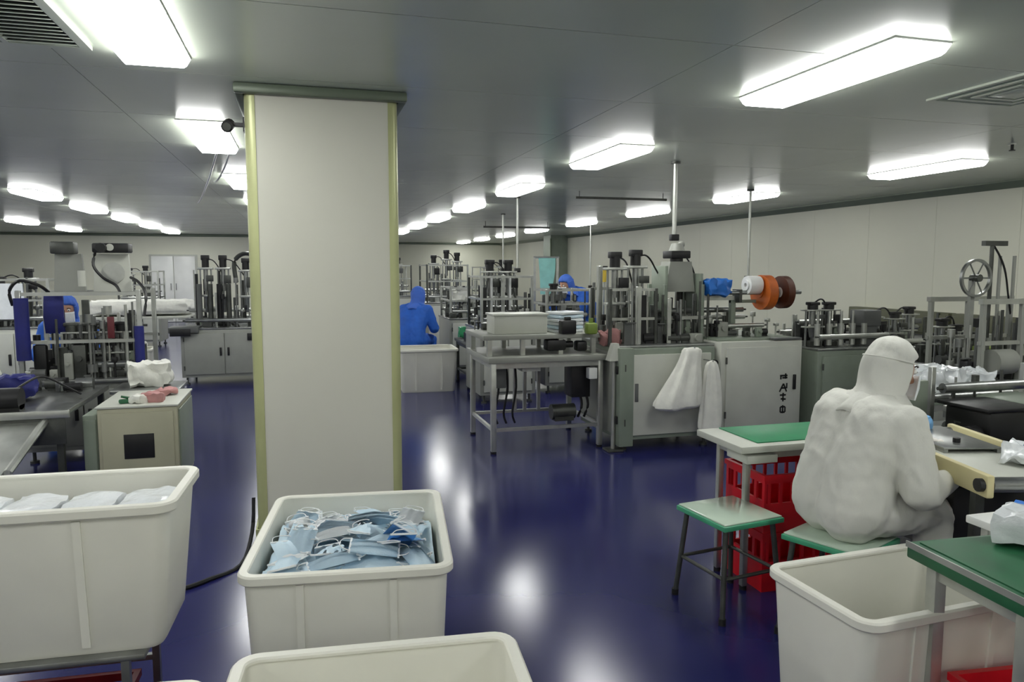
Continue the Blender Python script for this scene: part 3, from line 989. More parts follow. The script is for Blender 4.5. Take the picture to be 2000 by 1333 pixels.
# white bags hanging at the press
def cloth_bag(rows, label, seed, n=36):
    b = MB()
    rings = []
    for x, y, z, w, d, pl in rows:
        rings.append([(x + w * math.cos(a) * (1 + pl * math.sin(a * 7 + seed + z * 3)), y + d * math.sin(a) * (1 + pl * math.sin(a * 7 + seed + z * 3)) , z + .012 * mnoise.noise(Vector((a * 2, z * 6, seed)))) for a in [2 * math.pi * k / n for k in range(n)]])
    b.loops(rings[::-1])
    for v in b.b.verts:
        v.co += Vector((mnoise.noise(v.co * 11 + Vector((seed, 0, 0))), 1.4 * mnoise.noise(v.co * 10 + Vector((0, seed, 0))), .5 * mnoise.noise(v.co * 9))) * .022
    o = obj('white_bag', b, 'cloth')
    o.modifiers.new('s', 'SUBSURF').render_levels = 1
    return tag(o, label, 'bag')


cloth_bag([(3.24, 5.73, .92, .10, .05, .10), (3.22, 5.72, .86, .085, .05, .18), (3.2, 5.71, .76, .11, .06, .14), (3.14, 5.69, .62, .16, .08, .12), (3.08, 5.68, .48, .21, .09, .10), (3.06, 5.68, .41, .22, .09, .09), (3.09, 5.69, .385, .17, .07, .06)],
          'large white fabric bag hanging on the door of the cabinet press', 1.0)
cloth_bag([(3.42, 5.72, .80, .04, .03, .1), (3.42, 5.71, .72, .07, .05, .16), (3.42, 5.70, .5, .09, .055, .14), (3.41, 5.70, .3, .105, .06, .12), (3.40, 5.70, .2, .11, .065, .1), (3.40, 5.70, .18, .09, .05, .05)],
          'slim white fabric bag hanging beside the larger bag on the cabinet press', 4.0)

# ---- D: the table machine left of it
t = table('machine_table', 'steel frame conveyor table joined to the cabinet press', 'machine', 1.5, 2.58, 6.05, 6.95, .84, None, 'grey', 'alu', .045, .05, .05, shelf=.22)
obj('upper_deck', MB().box(-.56, .52, -.34, .4, .98, 1.02, .005), 'grey', t)
for x in (-.5, -.2, .15, .46):
    for y in (-.3, .34):
        obj('spacer', MB().box(x - .02, x + .02, y - .02, y + .02, .84, .98), 'alu', t)
obj('drive_motor', MB().box(.02, .2, -.33, -.2, .87, .97, .02).cyl((.2, -.26, .92), (.28, -.26, .92), .03), 'black', t)
obj('drive_motor', MB().box(.3, .4, -.33, -.22, .86, .95, .02), 'black', t)
obj('control_box', MB().box(.26, .44, -.3, -.1, .44, .78, .008), 'black', t)
obj('control_box', MB().box(-.44, -.34, -.28, -.16, .55, .78, .008), 'dgrey', t)
obj('drip_pan', MB().box(-.22, -.05, -.36, -.2, .70, .78, .006), 'lgrey', t)
obj('junction_box', MB().box(.38, .46, -.42, -.34, .62, .72, .008), 'white', t)
obj('motor', MB().cyl((.1, -.2, .3), (.32, -.2, .3), .07, n=14).box(.12, .3, -.26, -.14, .222, .26), 'dsteel', t)
for x in (-.42, -.34, -.26):
    obj('cable', MB().tube([(x, -.25, .79), (x + .02, -.24, .55), (x - .01, -.22, .32), (x + .02, -.2, .22)], .01, 6), 'black', t)
for x in (.42, .36):
    obj('cable', MB().tube([(x, -.2, .5), (x + .03, -.22, .36), (x, -.2, .24)], .012, 6), 'black', t)
for x in (-.1, .0, .14):
    post(t, x, .3, .22, .80, .016)
rng = random.Random(5)
clutter(t, rng, -.5, .48, .24, .36, 1.02, 12, .05, .14)
def loose(name, me, m, loc, label, cat, rz=0):
    return tag(obj(name, me, m, None, loc, (0, 0, R(rz))), label, cat)
loose('storage_box', MB().box(-.27, .22, -.14, .14, 0, .16, .008).box(-.28, .23, -.15, .15, .16, .18, .004), 'lgrey', (1.87, 6.4, 1.02), 'long pale grey box on the conveyor table', 'box')
t = thing('paper_stack', 'bluish white film stack on the conveyor table beside the pale box', 'stack', (2.3, 6.42, 1.02), 10)
for k in range(6):
    obj('sheet', MB().box(-.14 + .01 * (k % 3), .14, -.12, .12 - .008 * (k % 2), k * .032, k * .032 + .026, .006), ('maskw', 'mask', 'film')[k % 3], t, (0, 0, 0), (0, 0, R(k * 4 - 8)))
loose('scrap_pile', crumple(.1, .08, .06, .04, 1.7), 'pink', (2.66, 6.2, .98), 'pinkish scrap bundle heaped between table and cabinet press', 'scrap')
t = thing('floor_pedestal', 'small tapered grey stand between the conveyor table and press', 'stand', (2.6, 5.93, 0))
obj('cone', MB().loops([[(-.07, -.05, .8), (.05, -.05, .8), (.05, .05, .8), (-.07, .05, .8)], [(-.03, -.03, .95), (.02, -.03, .95), (.02, .03, .95), (-.03, .03, .95)]]), 'lgrey', t)
obj('pole', MB().cyl((-.01, 0, .02), (-.01, 0, .8), .018), 'alu', t)
obj('foot_plate', MB().box(-.08, .06, -.07, .07, 0, .02, .004), 'dsteel', t)
loose('lime_case', MB().box(-.05, .05, -.05, .05, 0, .1, .02).cyl((0, 0, .1), (0, 0, .14), .02), 'lime', (2.44, 6.1, 1.02), 'small lime plastic bottle on the conveyor table edge', 'bottle')
loose('tool_case', MB().box(-.07, .07, -.05, .05, 0, .12, .015).box(-.03, .03, -.01, .01, .12, .15, .004), 'black', (2.25, 6.18, 1.02), 'black tool case on the conveyor table edge', 'case')


# ---- generic line machine
def line_machine(label, x0, x1, y0, y1, zb, ztop, towers, seed, ncl=26, body='grey', doorm='lgrey', ndoor=2, frame=True, rollers=3, cab=True):
    w, d = x1 - x0, y1 - y0
    t = thing('mask_machine', label, 'machine', (x0, y0, 0))
    rng = random.Random(seed)
    if cab:
        cabinet(t, 0, w, 0, d, .1, zb - .02, ndoor, body, doorm)
    obj('base_plate', MB().box(-.01, w + .01, .01, d, zb - .02, zb, .004), 'steel', t)
    for x, y, h in towers:
        press_tower(t, x, y, zb, h, rng)
    if frame:
        hh = (ztop - zb) * .72
        for x in (.03, w - .03):
            for y in (.06, d - .06):
                post(t, x, y, zb, zb + hh, .016, rng.choice(('alu', 'alu', 'dsteel')))
        for z in (zb + hh * .55, zb + hh - .016):
            for y in (.06, d - .06):
                obj('crossbar', MB().box(.045, w - .045, y - .012, y + .012, z - .012, z + .012), 'alu', t)
            for x in (.03, w - .03):
                obj('crossbar', MB().box(x - .012, x + .012, .075, d - .075, z - .012, z + .012), 'alu', t)
    for k in range(rollers):
        roller(t, .06, w - .06, .1 + k * (d - .2) / max(1, rollers - 1), zb + .1 + .12 * (k % 2), .026, rng.choice(('steel', 'alu')))
    clutter(t, rng, .06, w - .06, .06, d - .06, zb, ncl)
    rods(t, rng, .05, w - .05, .1, d - .1, zb, zb + (ztop - zb) * .75, ncl // 2 + 4)
    for k in range(len(towers) - 1):
        a, b_ = towers[k], towers[k + 1]
        hose(t, (a[0], a[1], zb + a[2] * .95), (b_[0] + .06, b_[1] + .05, zb + b_[2] * .6), .1)
    return t


# E : pair of towers behind the conveyor table
t = line_machine('tall twin tower press behind the conveyor table', 1.98, 2.66, 8.4, 9.2, .9, 1.75, ((.19, .3, .80), (.42, .3, .80)), 21, 34)
for s, x in ((-1, .04), (1, .56)):
    obj('brace', MB().cyl((x, .2, .9), (x - s * .13, .25, 1.55), .012), 'dsteel', t)
obj('spindle', MB().cyl((.19, .22, .98), (.19, .22, 1.5), .016), 'white', t)
obj('spindle', MB().cyl((.42, .22, .98), (.42, .22, 1.5), .016), 'white', t)
# machine between the blue seated worker and E
line_machine('low cluttered press beside the seated blue worker', 2.1, 2.8, 10.9, 11.8, .85, 1.5, ((.2, .3, .4),), 33, 30)
loose('white_bag', crumple(.14, .1, .1, .04, 5.5), 'cloth', (2.3, 11.1, 1.2), 'crumpled white cloth bundle on the press beside the seated worker', 'cloth')
table('side_table', 'low dark table next to the seated blue worker', 'table', 2.05, 2.45, 9.5, 10.3, .62, None, 'dgrey', 'dsteel', .04, .04, .04, shelf=.2)
loose('dark_crate', MB().box(-.12, .12, -.12, .12, 0, .12, .01).box(-.1, .1, -.1, .1, .12, .16, .01), 'black', (2.2, 9.7, .621), 'black box on the low dark side table', 'box')
loose('white_pack', crumple(.12, .1, .06, .02, 8.8), 'film', (2.3, 10.05, .69), 'white film pack on the low dark side table', 'pack')
loose('green_case', crumple(.06, .06, .08, .015, 6.8), 'green', (2.14, 10.15, .71), 'small green bundle on the low dark side table', 'bundle')
# F : further back
line_machine('grey tall press far down the aisle', 2.25, 3.1, 14.0, 15.0, .95, 1.95, ((.2, .3, .9), (.45, .3, 1.0), (.66, .3, .95)), 41, 20)
line_machine('distant press at the end of the aisle near the far lamps', 1.7, 2.5, 17.5, 18.5, .95, 1.95, ((.2, .3, .85), (.5, .3, .9)), 43, 14)
line_machine('distant press by the back wall beyond the twin tower press', 4.0, 4.9, 17.0, 18.0, .95, 1.9, ((.25, .3, .8), (.6, .3, .85)), 45, 14)
# press beside bending worker
line_machine('press with open frame next to the bending blue worker', 2.95, 3.6, 8.9, 9.7, .9, 1.5, ((.2, .3, .5),), 47, 24)
# teal web
t = thing('fabric_web', 'pale teal fabric web hung from a bar beside the bending blue worker', 'fabric', (3.5, 10.55, 0))
b_ = MB()
L = [[(-.12 + .03 * math.sin(z * 3), 0, 1.75 - z), (.1 + .05 * math.sin(z * 4 + 1) - z * .06, 0, 1.75 - z), (.1 + .05 * math.sin(z * 4 + 1) - z * .06, .015, 1.75 - z), (-.12 + .03 * math.sin(z * 3), .015, 1.75 - z)] for z in [k * .06 for k in range(10)]]
b_.loops(L)
obj('web', b_, 'teal', t)
obj('bar', MB().cyl((-.2, .007, 1.76), (.2, .007, 1.76), .014), 'alu', t)
for x in (-.18, .18):
    obj('stand_post', MB().box(x - .015, x + .015, -.005, .025, .02, 1.75).box(x - .04, x + .04, -.1, .12, 0, .02), 'alu', t)
t = thing('warning_lamp', 'yellow signal lamp on a pole beside the bending blue worker', 'signal lamp', (4.2, 10.0, 0))
obj('pole', MB().cyl((0, 0, .02), (0, 0, 1.4), .016).cyl((0, 0, 0), (0, 0, .02), .12), 'alu', t)
obj('lamp_segment', MB().cyl((0, 0, 1.4), (0, 0, 1.6), .045, n=14), 'yellow', t)
obj('cap', MB().cyl((0, 0, 1.6), (0, 0, 1.63), .048, n=14), 'black', t)

# G : press to the right of the cabinet press
t = line_machine('green grey cabinet press with short silver cylinders near the side wall', 4.55, 5.45, 5.75, 6.55, .86, 1.34, ((.1, .25, .42), (.28, .25, .42)), 51, 18, 'ggrey', 'ggrey', 1, frame=False)
for k in range(5):
    obj('air_cylinder', MB().cyl((.06 + k * .13, .12, .88), (.06 + k * .13, .12, 1.08), .026, n=12).cyl((.06 + k * .13, .12, 1.08), (.06 + k * .13, .12, 1.2), .012), 'alu', t)
obj('valve_block', MB().box(.56, .76, .1, .3, 1.05, 1.2, .01).box(.6, .72, .12, .28, .86, 1.05), 'dgrey', t)
# H : next to it
line_machine('low press with black cylinder heads under the wall trunking', 5.6, 6.5, 6.2, 6.95, .74, 1.2, ((.2, .3, .42), (.42, .25, .4), (.65, .3, .45)), 53, 30, 'ggrey', 'ggrey', 2, frame=False)
t = line_machine('long feeding press close to the side wall behind the film heap', 5.52, 6.4, 5.2, 5.95, .72, 1.1, ((.15, .3, .42), (.32, .3, .36)), 55, 30, 'ggrey', 'ggrey', 2, frame=False)
obj('lime_guard', MB().box(.5, .62, .1, .3, .74, .88, .02), 'lime', t)
# I : frame with wheel
t = thing('wheel_frame', 'tall open frame machine with a hoop wheel near the side wall', 'machine', (5.05, 4.5, 0))
cabinet(t, 0, .9, 0, .6, .1, .68, 2, 'grey', 'ggrey')
obj('base_plate', MB().box(-.01, .91, 0, .6, .68, .70), 'steel', t)
for x in (.03, .42, .87):
    for y in (.05, .55):
        post(t, x, y, .7, 1.36, .018, 'grey')
for y in (.05, .55):
    obj('crossbar', MB().box(0, .9, y - .02, y + .02, 1.32, 1.36), 'alu', t)
    obj('crossbar', MB().box(0, .9, y - .012, y + .012, 1.0, 1.03), 'alu', t)
q = Matrix.Translation((.19, .28, 1.52)) @ Matrix.Rotation(R(90), 4, 'X')
hp = obj('hoop_wheel', MB().lathe([(.135, -.012), (.155, -.012), (.155, .012), (.135, .012)], 32, q), 'steel', t)
for k in range(6):
    a = R(60 * k)
    obj('spoke', MB().cyl((.19, .28, 1.52), (.19 + .137 * math.cos(a), .28, 1.52 + .137 * math.sin(a)), .006, n=6), 'steel', hp)
obj('wheel_hub', MB().cyl((.19, .24, 1.52), (.19, .32, 1.52), .03), 'dsteel', hp)
obj('wheel_bracket', MB().box(.17, .21, .3, .33, 1.03, 1.53), 'grey', t)
obj('top_rod', MB().cyl((.36, .3, 1.03), (.36, .3, 1.82), .016).box(.27, .5, .28, .32, 1.78, 1.82), 'dsteel', t)
for x in (.45, .6, .75):
    obj('top_rod', MB().cyl((x, .3, 1.03), (x, .3, 1.7), .014), 'grey', t)
rng = random.Random(57)
clutter(t, rng, .06, .85, .08, .5, .70, 22, .06, .25)
rods(t, rng, .05, .88, .1, .5, .70, 1.3, 24)
obj('drum', MB().cyl((.16, .08, .86), (.36, .08, .86), .1, n=20), 'grey', t)
obj('motor_cover', MB().box(.5, .7, -.02, .15, 1.05, 1.2, .015), 'black', t)
hose(t, (.36, .3, 1.8), (.6, .3, 1.2), .06)

# pile of film-like masks on a table
table('work_table', 'grey work table carrying the white film heap near the side wall', 'table', 4.1, 4.98, 4.05, 4.65, .70, None, 'ggrey', 'alu', .035, .04, .05, shelf=.2)
for k, (x, y, sx, sy, sz, rz) in enumerate(((4.38, 4.32, .22, .16, .08, 10), (4.76, 4.34, .13, .14, .06, -14))):
    loose('film_heap', crumple(sx, sy, sz, .045, k * 4.1 + 1, 6), 'film', (x, y, .70 + sz + .02), ['wide crumpled white film heap on the grey work table', 'small crumpled white film heap on the grey work table'][k], 'film', rz)
loose('black_tray', MB().box(-.14, .14, -.06, .06, 0, .05, .01).box(-.14, -.12, -.06, .06, .05, .1, .005), 'black', (4.45, 4.6, .702), 'flat black tray behind the white film heaps', 'tray')

# ---- J : conveyor where the white suited worker sits
t = thing('conveyor', 'cream sided conveyor in front of the seated white suited worker', 'conveyor', (2.84, 2.58, 0), -14)
# local: x across, y along the belt
W_, L_ = .22, .48
for s in (-1, 1):
    obj('side_beam', MB().box(s * W_ - .016, s * W_ + .016, -L_, L_, .72, .81, .008), 'cream', t)
obj('belt', MB().box(-W_ + .02, W_ - .02, -L_ + .02, L_ - .02, .745, .79, .02, seg=3), 'lgrey', t)
for y in (-L_ + .03, L_ - .03):
    obj('end_roller', MB().cyl((-W_ + .016, y, .767), (W_ - .016, y, .767), .03, n=16), 'steel', t)
for s in (-1, 1):
    for y in (-L_ + .09, L_ - .09):
        lg = obj('leg', MB().box(s * (W_ - .01) - .018, s * (W_ - .01) + .018, y - .018, y + .018, .02, .72), 'dsteel', t)
        obj('foot', MB().cyl((s * (W_ - .01), y, 0), (s * (W_ - .01), y, .02), .03, n=12), 'rubber', lg)
obj('bearing', MB().cyl((-W_ - .035, -L_ + .03, .767), (-W_ - .016, -L_ + .03, .767), .026, n=14), 'black', t)
obj('bearing', MB().cyl((-W_ - .035, L_ - .03, .767), (-W_ - .016, L_ - .03, .767), .026, n=14), 'black', t)
obj('drive_box', MB().box(-.18, .16, -.2, .12, .42, .68, .01), 'black', t)
obj('guide_plate', MB().box(-.14, .12, -.05, .4, .805, .815, .003).box(-.14, -.12, -.05, .4, .79, .805).box(.1, .12, -.05, .4, .79, .805), 'steel', t)
obj('guide_knob', MB().cyl((-.02, .05, .815), (-.02, .05, .835), .016), 'black', t)
loose('silver_film', crumple(.1, .09, .03, .03, 3.3, 6), 'film', (2.88, 2.32, .835), 'crumpled silvery film on the conveyor belt', 'film', 20)
loose('blue_cover', crumple(.11, .12, .035, .014, 7.3, 5), 'bluec', (2.99, 2.24, .84), 'slate blue cloth pack on the conveyor end', 'cloth', -10)
loose('face_mask_pack', crumple(.085, .07, .04, .018, 2.9, 5), 'maskd', (2.86, 2.93, .845), 'blue mask pack at the conveyor end in front of the worker', 'pack', 15)
# machine table beyond the conveyor
t = table('machine_table', 'dark steel machine table with black drive box beyond the conveyor', 'machine', 3.02, 4.35, 2.98, 3.72, .64, None, 'dsteel', 'dsteel', .045, .05, .05, shelf=.2)
obj('drive_box', MB().box(-.16, .12, -.28, .02, .64, .83, .02).box(-.2, .16, -.3, .04, .83, .85, .005), 'black', t)
obj('gear_cover', MB().box(.14, .45, -.26, .1, .64, .86, .02).cyl((.3, -.27, .76), (.3, -.26, .76), .07, n=20), 'ggrey', t)
obj('feed_motor', MB().cyl((-.34, -.3, .72), (-.2, -.22, .70), .05, n=14), 'black', t)
obj('ramp', MB().loops([[(.3, -.36, .64), (.6, -.36, .64), (.6, -.28, .64), (.3, -.28, .64)], [(.34, -.32, .66), (.6, -.32, .8), (.6, -.28, .8), (.34, -.28, .66)]]), 'lgrey', t)
obj('panel', MB().box(-.6, -.2, .1, .14, .64, .95, .006), 'ggrey', t)
rng = random.Random(61)
clutter(t, rng, -.58, .6, -.1, .3, .64, 26, .05, .2)
rods(t, rng, -.55, .6, .12, .34, .64, 1.0, 20)
for y, z in ((.1, .9), (.22, .82)):
    roller(t, -.1, .55, y, z, .03)
for x in (-.12, .58):
    post(t, x, .16, .64, 1.02, .016)
obj('under_guard', MB().box(-.6, .6, -.3, .3, .25, .55, .01), 'dgrey', t)

# ------------------------------------------------------------------ left side
# beige box cabinet
t = thing('control_cabinet', 'beige control cabinet with black square opening behind the raised tub', 'cabinet', (-1.11, 5.85, 0))
obj('cabinet_body', MB().box(-.25, .25, -.34, .34, .06, .65, .008), 'beige', t)
obj('front_panel', MB().box(-.225, .225, -.352, -.34, .1, .62, .004), 'beige', t)
obj('opening', MB().box(-.09, .10, -.357, -.352, .30, .47, .002), 'black', t)
obj('side_door', MB().box(.25, .262, -.3, .3, .1, .62, .004), 'ggrey', t)
obj('top_plate', MB().box(-.26, .26, -.35, .35, .65, .665, .004), 'lgrey', t)
obj('plinth', MB().box(-.23, .23, -.32, .32, 0, .06), 'dsteel', t)
rng = random.Random(7)
for k, (x, y, m, lab) in enumerate(((-.02, -.1, 'pink', 'pinkish cloth scrap on top of the beige control cabinet'), (.06, .06, 'pink', 'pinkish cloth scrap behind others on the beige cabinet'),
                                  (-.06, -.22, 'cloth', 'white cloth scrap at the front of the beige cabinet top'), (.04, -.2, 'pink', 'pale red cloth scrap at the front of the beige cabinet'))):
    loose('cloth_scrap', crumple(.06, .05, .025, .025, k * 2.7), m, (-1.05 + x, 5.85 + y, .69), lab, 'scrap', 30 * k)
loose('green_clip', MB().box(-.045, .045, -.02, .02, 0, .03, .01).cyl((.04, 0, .03), (-.03, 0, .05), .008), 'greend', (-1.20, 5.62, .666), 'small dark green clip on the beige cabinet top', 'clip', 25)
loose('white_bag', crumple(.16, .12, .09, .03, 4.7), 'cloth', (-1.2, 6.48, .76), 'white cloth bag lying behind the beige cabinet', 'bag', 10)
table('side_table', 'small steel table behind the beige cabinet holding a white bag', 'table', -1.45, -.95, 6.26, 6.7, .66, None, 'steel', 'steel', .03, .03, .04)

# A : machine with navy sleeves
t = thing('mask_machine', 'machine with navy sleeved posts and twin plates with black top motors', 'machine', (-2.22, 6.75, 0))
cabinet(t, 0, .92, 0, .8, .1, .66, 2, 'grey', 'grey')
obj('base_plate', MB().box(-.02, .94, -.02, .8, .66, .69, .004), 'steel', t)
for x in (.02, .90):
    for y in (.06, .7):
        p_ = post(t, x, y, .69, 1.42, .018, 'alu')
obj('navy_sleeve', MB().cyl((.05, .02, .86), (.05, .02, 1.36), .052, n=16), 'navy', t)
obj('navy_sleeve', MB().cyl((.90, .02, .62), (.90, .02, 1.12), .038, n=16), 'navy', t)
obj('navy_curtain', MB().loops([[(.16, .2, 1.06), (.32, .2, 1.06), (.32, .22, 1.06), (.16, .22, 1.06)], [(.16, .16, 1.2), (.31, .16, 1.2), (.31, .18, 1.2), (.16, .18, 1.2)], [(.16, .2, 1.37), (.3, .2, 1.37), (.3, .22, 1.37), (.16, .22, 1.37)]]), 'navy', t)
for z in (1.39, 1.0):
    for y in (.06, .7):
        obj('crossbar', MB().box(.0, .92, y - .014, y + .014, z - .014, z + .014), 'alu', t)
for x0_, x1_, m in ((.22, .42, 'grey'), (.52, .78, 'lgrey')):
    obj('riser_plate', MB().loops([[(x0_ - .02, .34, 1.4), (x1_ + .02, .34, 1.4), (x1_ + .02, .38, 1.4), (x0_ - .02, .38, 1.4)], [(x0_, .34, 1.72), (x1_, .34, 1.72), (x1_, .38, 1.72), (x0_, .38, 1.72)]]), m, t)
obj('motor_head', MB().box(.2, .38, .28, .42, 1.72, 1.82, .012), 'dsteel', t)
obj('motor_head', MB().box(.52, .8, .26, .44, 1.73, 1.81, .012).cyl((.6, .25, 1.77), (.6, .2, 1.77), .04, n=14), 'black', t)
obj('motor_cap', MB().cyl((.66, .258, 1.775), (.66, .25, 1.775), .03, n=14), 'lgrey', t)
obj('disc_plate', MB().cyl((.66, .33, 1.56), (.66, .34, 1.56), .09, n=24), 'alu', t)
obj('hose', MB().tube([(.54, .28, 1.73), (.53, .25, 1.62), (.6, .24, 1.52), (.7, .2, 1.46), (.74, .16, 1.4)], .012, 6), 'black', t)
obj('hose', MB().tube([(-.02, .06, 1.3), (-.03, .04, 1.42), (.05, .02, 1.5), (.16, .1, 1.46), (.2, .2, 1.4)], .013, 6), 'black', t)
obj('hose', MB().tube([(.8, .3, 1.52), (.88, .2, 1.48), (.95, .1, 1.38), (.94, .04, 1.2)], .012, 6), 'black', t)
obj('air_filter', MB().cyl((.47, .12, 1.45), (.47, .12, 1.58), .03, n=12), 'lgrey', t)
rng = random.Random(71)
for x in (.36, .5, .62, .74):
    press_tower(t, x, .18, .69, .46, rng, rng.choice(('black', 'dsteel', 'black')), .045)
clutter(t, rng, .08, .88, .04, .6, .69, 44, .06, .3)
rods(t, rng, .1, .86, .04, .3, .69, 1.35, 34)
for k, (y, z) in enumerate(((.1, .8), (.2, .9), (.4, 1.1))):
    roller(t, .3, .86, y, z, .03)
obj('tangle_guard', MB().box(.1, .2, .05, .12, .72, .98, .02), 'black', t)
obj('maroon_panel', MB().box(.66, .71, .03, .06, 1.02, 1.2, .006), 'dkred', t)
# side wing of A : conveyor bed
t = thing('outfeed_bed', 'steel outfeed bed with slanted chute beside the navy sleeved machine', 'conveyor', (-1.95, 5.75, 0))
obj('bed', MB().box(-.45, .42, -.3, .85, .62, .66, .006), 'steel', t)
obj('bed_skirt', MB().box(-.45, .42, -.31, -.3, .44, .64, .004), 'dsteel', t)
obj('edge_beam', MB().box(-.45, .45, -.33, -.31, .62, .67, .004), 'alu', t)
obj('drive_motor', MB().cyl((-.02, -.2, .74), (.14, -.2, .74), .075, n=16).box(-.02, .14, -.25, -.15, .66, .70), 'black', t)
obj('drive_belt', MB().box(-.4, -.14, -.26, -.16, .66, .72, .01), 'black', t)
for x in (-.4, .37):
    for y in (-.25, .8):
        lg = obj('leg', MB().box(x - .02, x + .02, y - .02, y + .02, .02, .62), 'dsteel', t)
        obj('foot', MB().cyl((x, y, 0), (x, y, .02), .035, n=12), 'rubber', lg)
obj('chute', MB().loops([[(-.42, -.75, .36), (.18, -.75, .36), (.18, -.77, .34), (-.42, -.77, .34)], [(-.42, -.3, .6), (.28, -.3, .6), (.28, -.32, .58), (-.42, -.32, .58)]]), 'alu', t)
obj('chute_rail', MB().tube([(.3, -.3, .6), (.22, -.74, .38), (.2, -.78, .1)], .025, 8, 0), 'alu', t)
obj('chute_rail', MB().tube([(-.05, -.3, .58), (-.1, -.74, .36)], .02, 8, 0), 'alu', t)
rng = random.Random(73)
clutter(t, rng, -.4, .36, .5, .75, .66, 16, .04, .16)
hose(t, (.1, -.15, .8), (.36, .3, .68), .1)
loose('blue_bag', crumple(.16, .12, .07, .03, 3.9), 'navy', (-2.02, 5.98, .76), 'navy blue cloth bag on the steel outfeed bed', 'bag', 12)
loose('white_bag', crumple(.12, .12, .13, .03, 6.1), 'cloth', (-2.27, 6.1, .81), 'plump white bag on the outfeed bed corner', 'bag', 0)
loose('white_pack', crumple(.12, .12, .05, .02, 2.1), 'cloth', (-2.1, 5.2, .52), 'white pack sliding on the slanted outfeed chute', 'pack', 0)
# cream box beyond the bed / cabinet
t = thing('control_cabinet', 'narrow grey cabinet between the outfeed chute and beige cabinet', 'cabinet', (-1.42, 5.85, 0))
obj('cabinet_body', MB().box(-.045, .045, -.28, .24, .05, .6, .006), 'ggrey', t)
obj('door', MB().box(-.038, .038, -.292, -.28, .08, .57, .003), 'ggrey', t)
obj('plinth', MB().box(-.04, .04, -.26, .22, 0, .05), 'black', t)

# B : grey cabinet press further back on the left
t = line_machine('grey cabinet press with three slim black towers beyond the pillar', -1.62, -.5, 10.9, 11.9, .78, 1.84, ((.32, .3, 1.0), (.55, .3, 1.0), (.85, .3, .96)), 81, 22, 'grey', 'grey', 2, frame=False)
for x in (.24, .38, .5, .62):
    obj('dark_sleeve', MB().cyl((x, .2, .9), (x, .2, 1.38), .035, n=12), rng.choice(('black', 'dsteel', 'dgrey')), t)
obj('hose', MB().tube([(.72, .3, 1.4), (.7, .3, 1.68), (.82, .3, 1.8), (.95, .3, 1.76), (.96, .3, 1.5)], .03, 8), 'dsteel', t)
obj('side_table', MB().box(-.14, .24, -.06, .3, .72, .80, .006), 'dgrey', t)
obj('dark_edge', MB().box(-.12, .14, -.075, -.06, .68, .78, .004), 'black', t)
obj('screen', MB().box(.86, .93, -.02, 0, .6, .7, .006), 'black', t)
# white covered table with shelf
t = thing('covered_table', 'long table draped in white sheeting before the white double door', 'table', (-2.35, 13.2, 0))
obj('table_top', MB().box(-.95, .6, -.4, .4, .80, .84, .006), 'lgrey', t)
for x in (-.9, .55):
    for y in (-.35, .35):
        obj('leg', MB().box(x - .02, x + .02, y - .02, y + .02, 0, .80), 'alu', t)
o = obj('sheeting', crumple(.78, .42, .11, .03, 2.4, 6), 'cloth', None, (-2.5, 13.2, .975))
tag(o, 'thick white sheeting spread over the long table by the double door', 'sheeting')
tub(.72, .5, .46, (-2.45, 11.6, 0), 4, 'white plastic tub on the floor beside the grey cabinet press')
loose('white_pack', crumple(.26, .18, .12, .04, 9.9, 5), 'cloth', (-2.45, 11.6, .42), 'white cloth pack bulging out of the tub by the grey press', 'pack')
line_machine('far press by the partition wall at the edge of the left hall', -3.6, -2.8, 16.5, 17.3, .9, 1.8, ((.2, .3, .7), (.5, .3, .75)), 91, 14)
line_machine('pale press behind the navy sleeved machine', -3.7, -2.9, 10.0, 10.8, .9, 1.7, ((.2, .3, .6), (.5, .3, .7)), 93, 18, 'lgrey', 'lgrey')
loose('hanging_sheet', MB().loops([[(-.14, -.01, 1.0), (.14, -.02, 1.0), (.14, .0, 1.0), (-.14, .01, 1.0)], [(-.13, .01, 1.25), (.13, .0, 1.25), (.13, .02, 1.25), (-.13, .03, 1.25)], [(-.12, 0, 1.42), (.12, 0, 1.42), (.12, .02, 1.42), (-.12, .02, 1.42)]]), 'maskw', (-3.3, 10.0, .0), 'pale bluish white sheet hanging on the pale press', 'sheet')


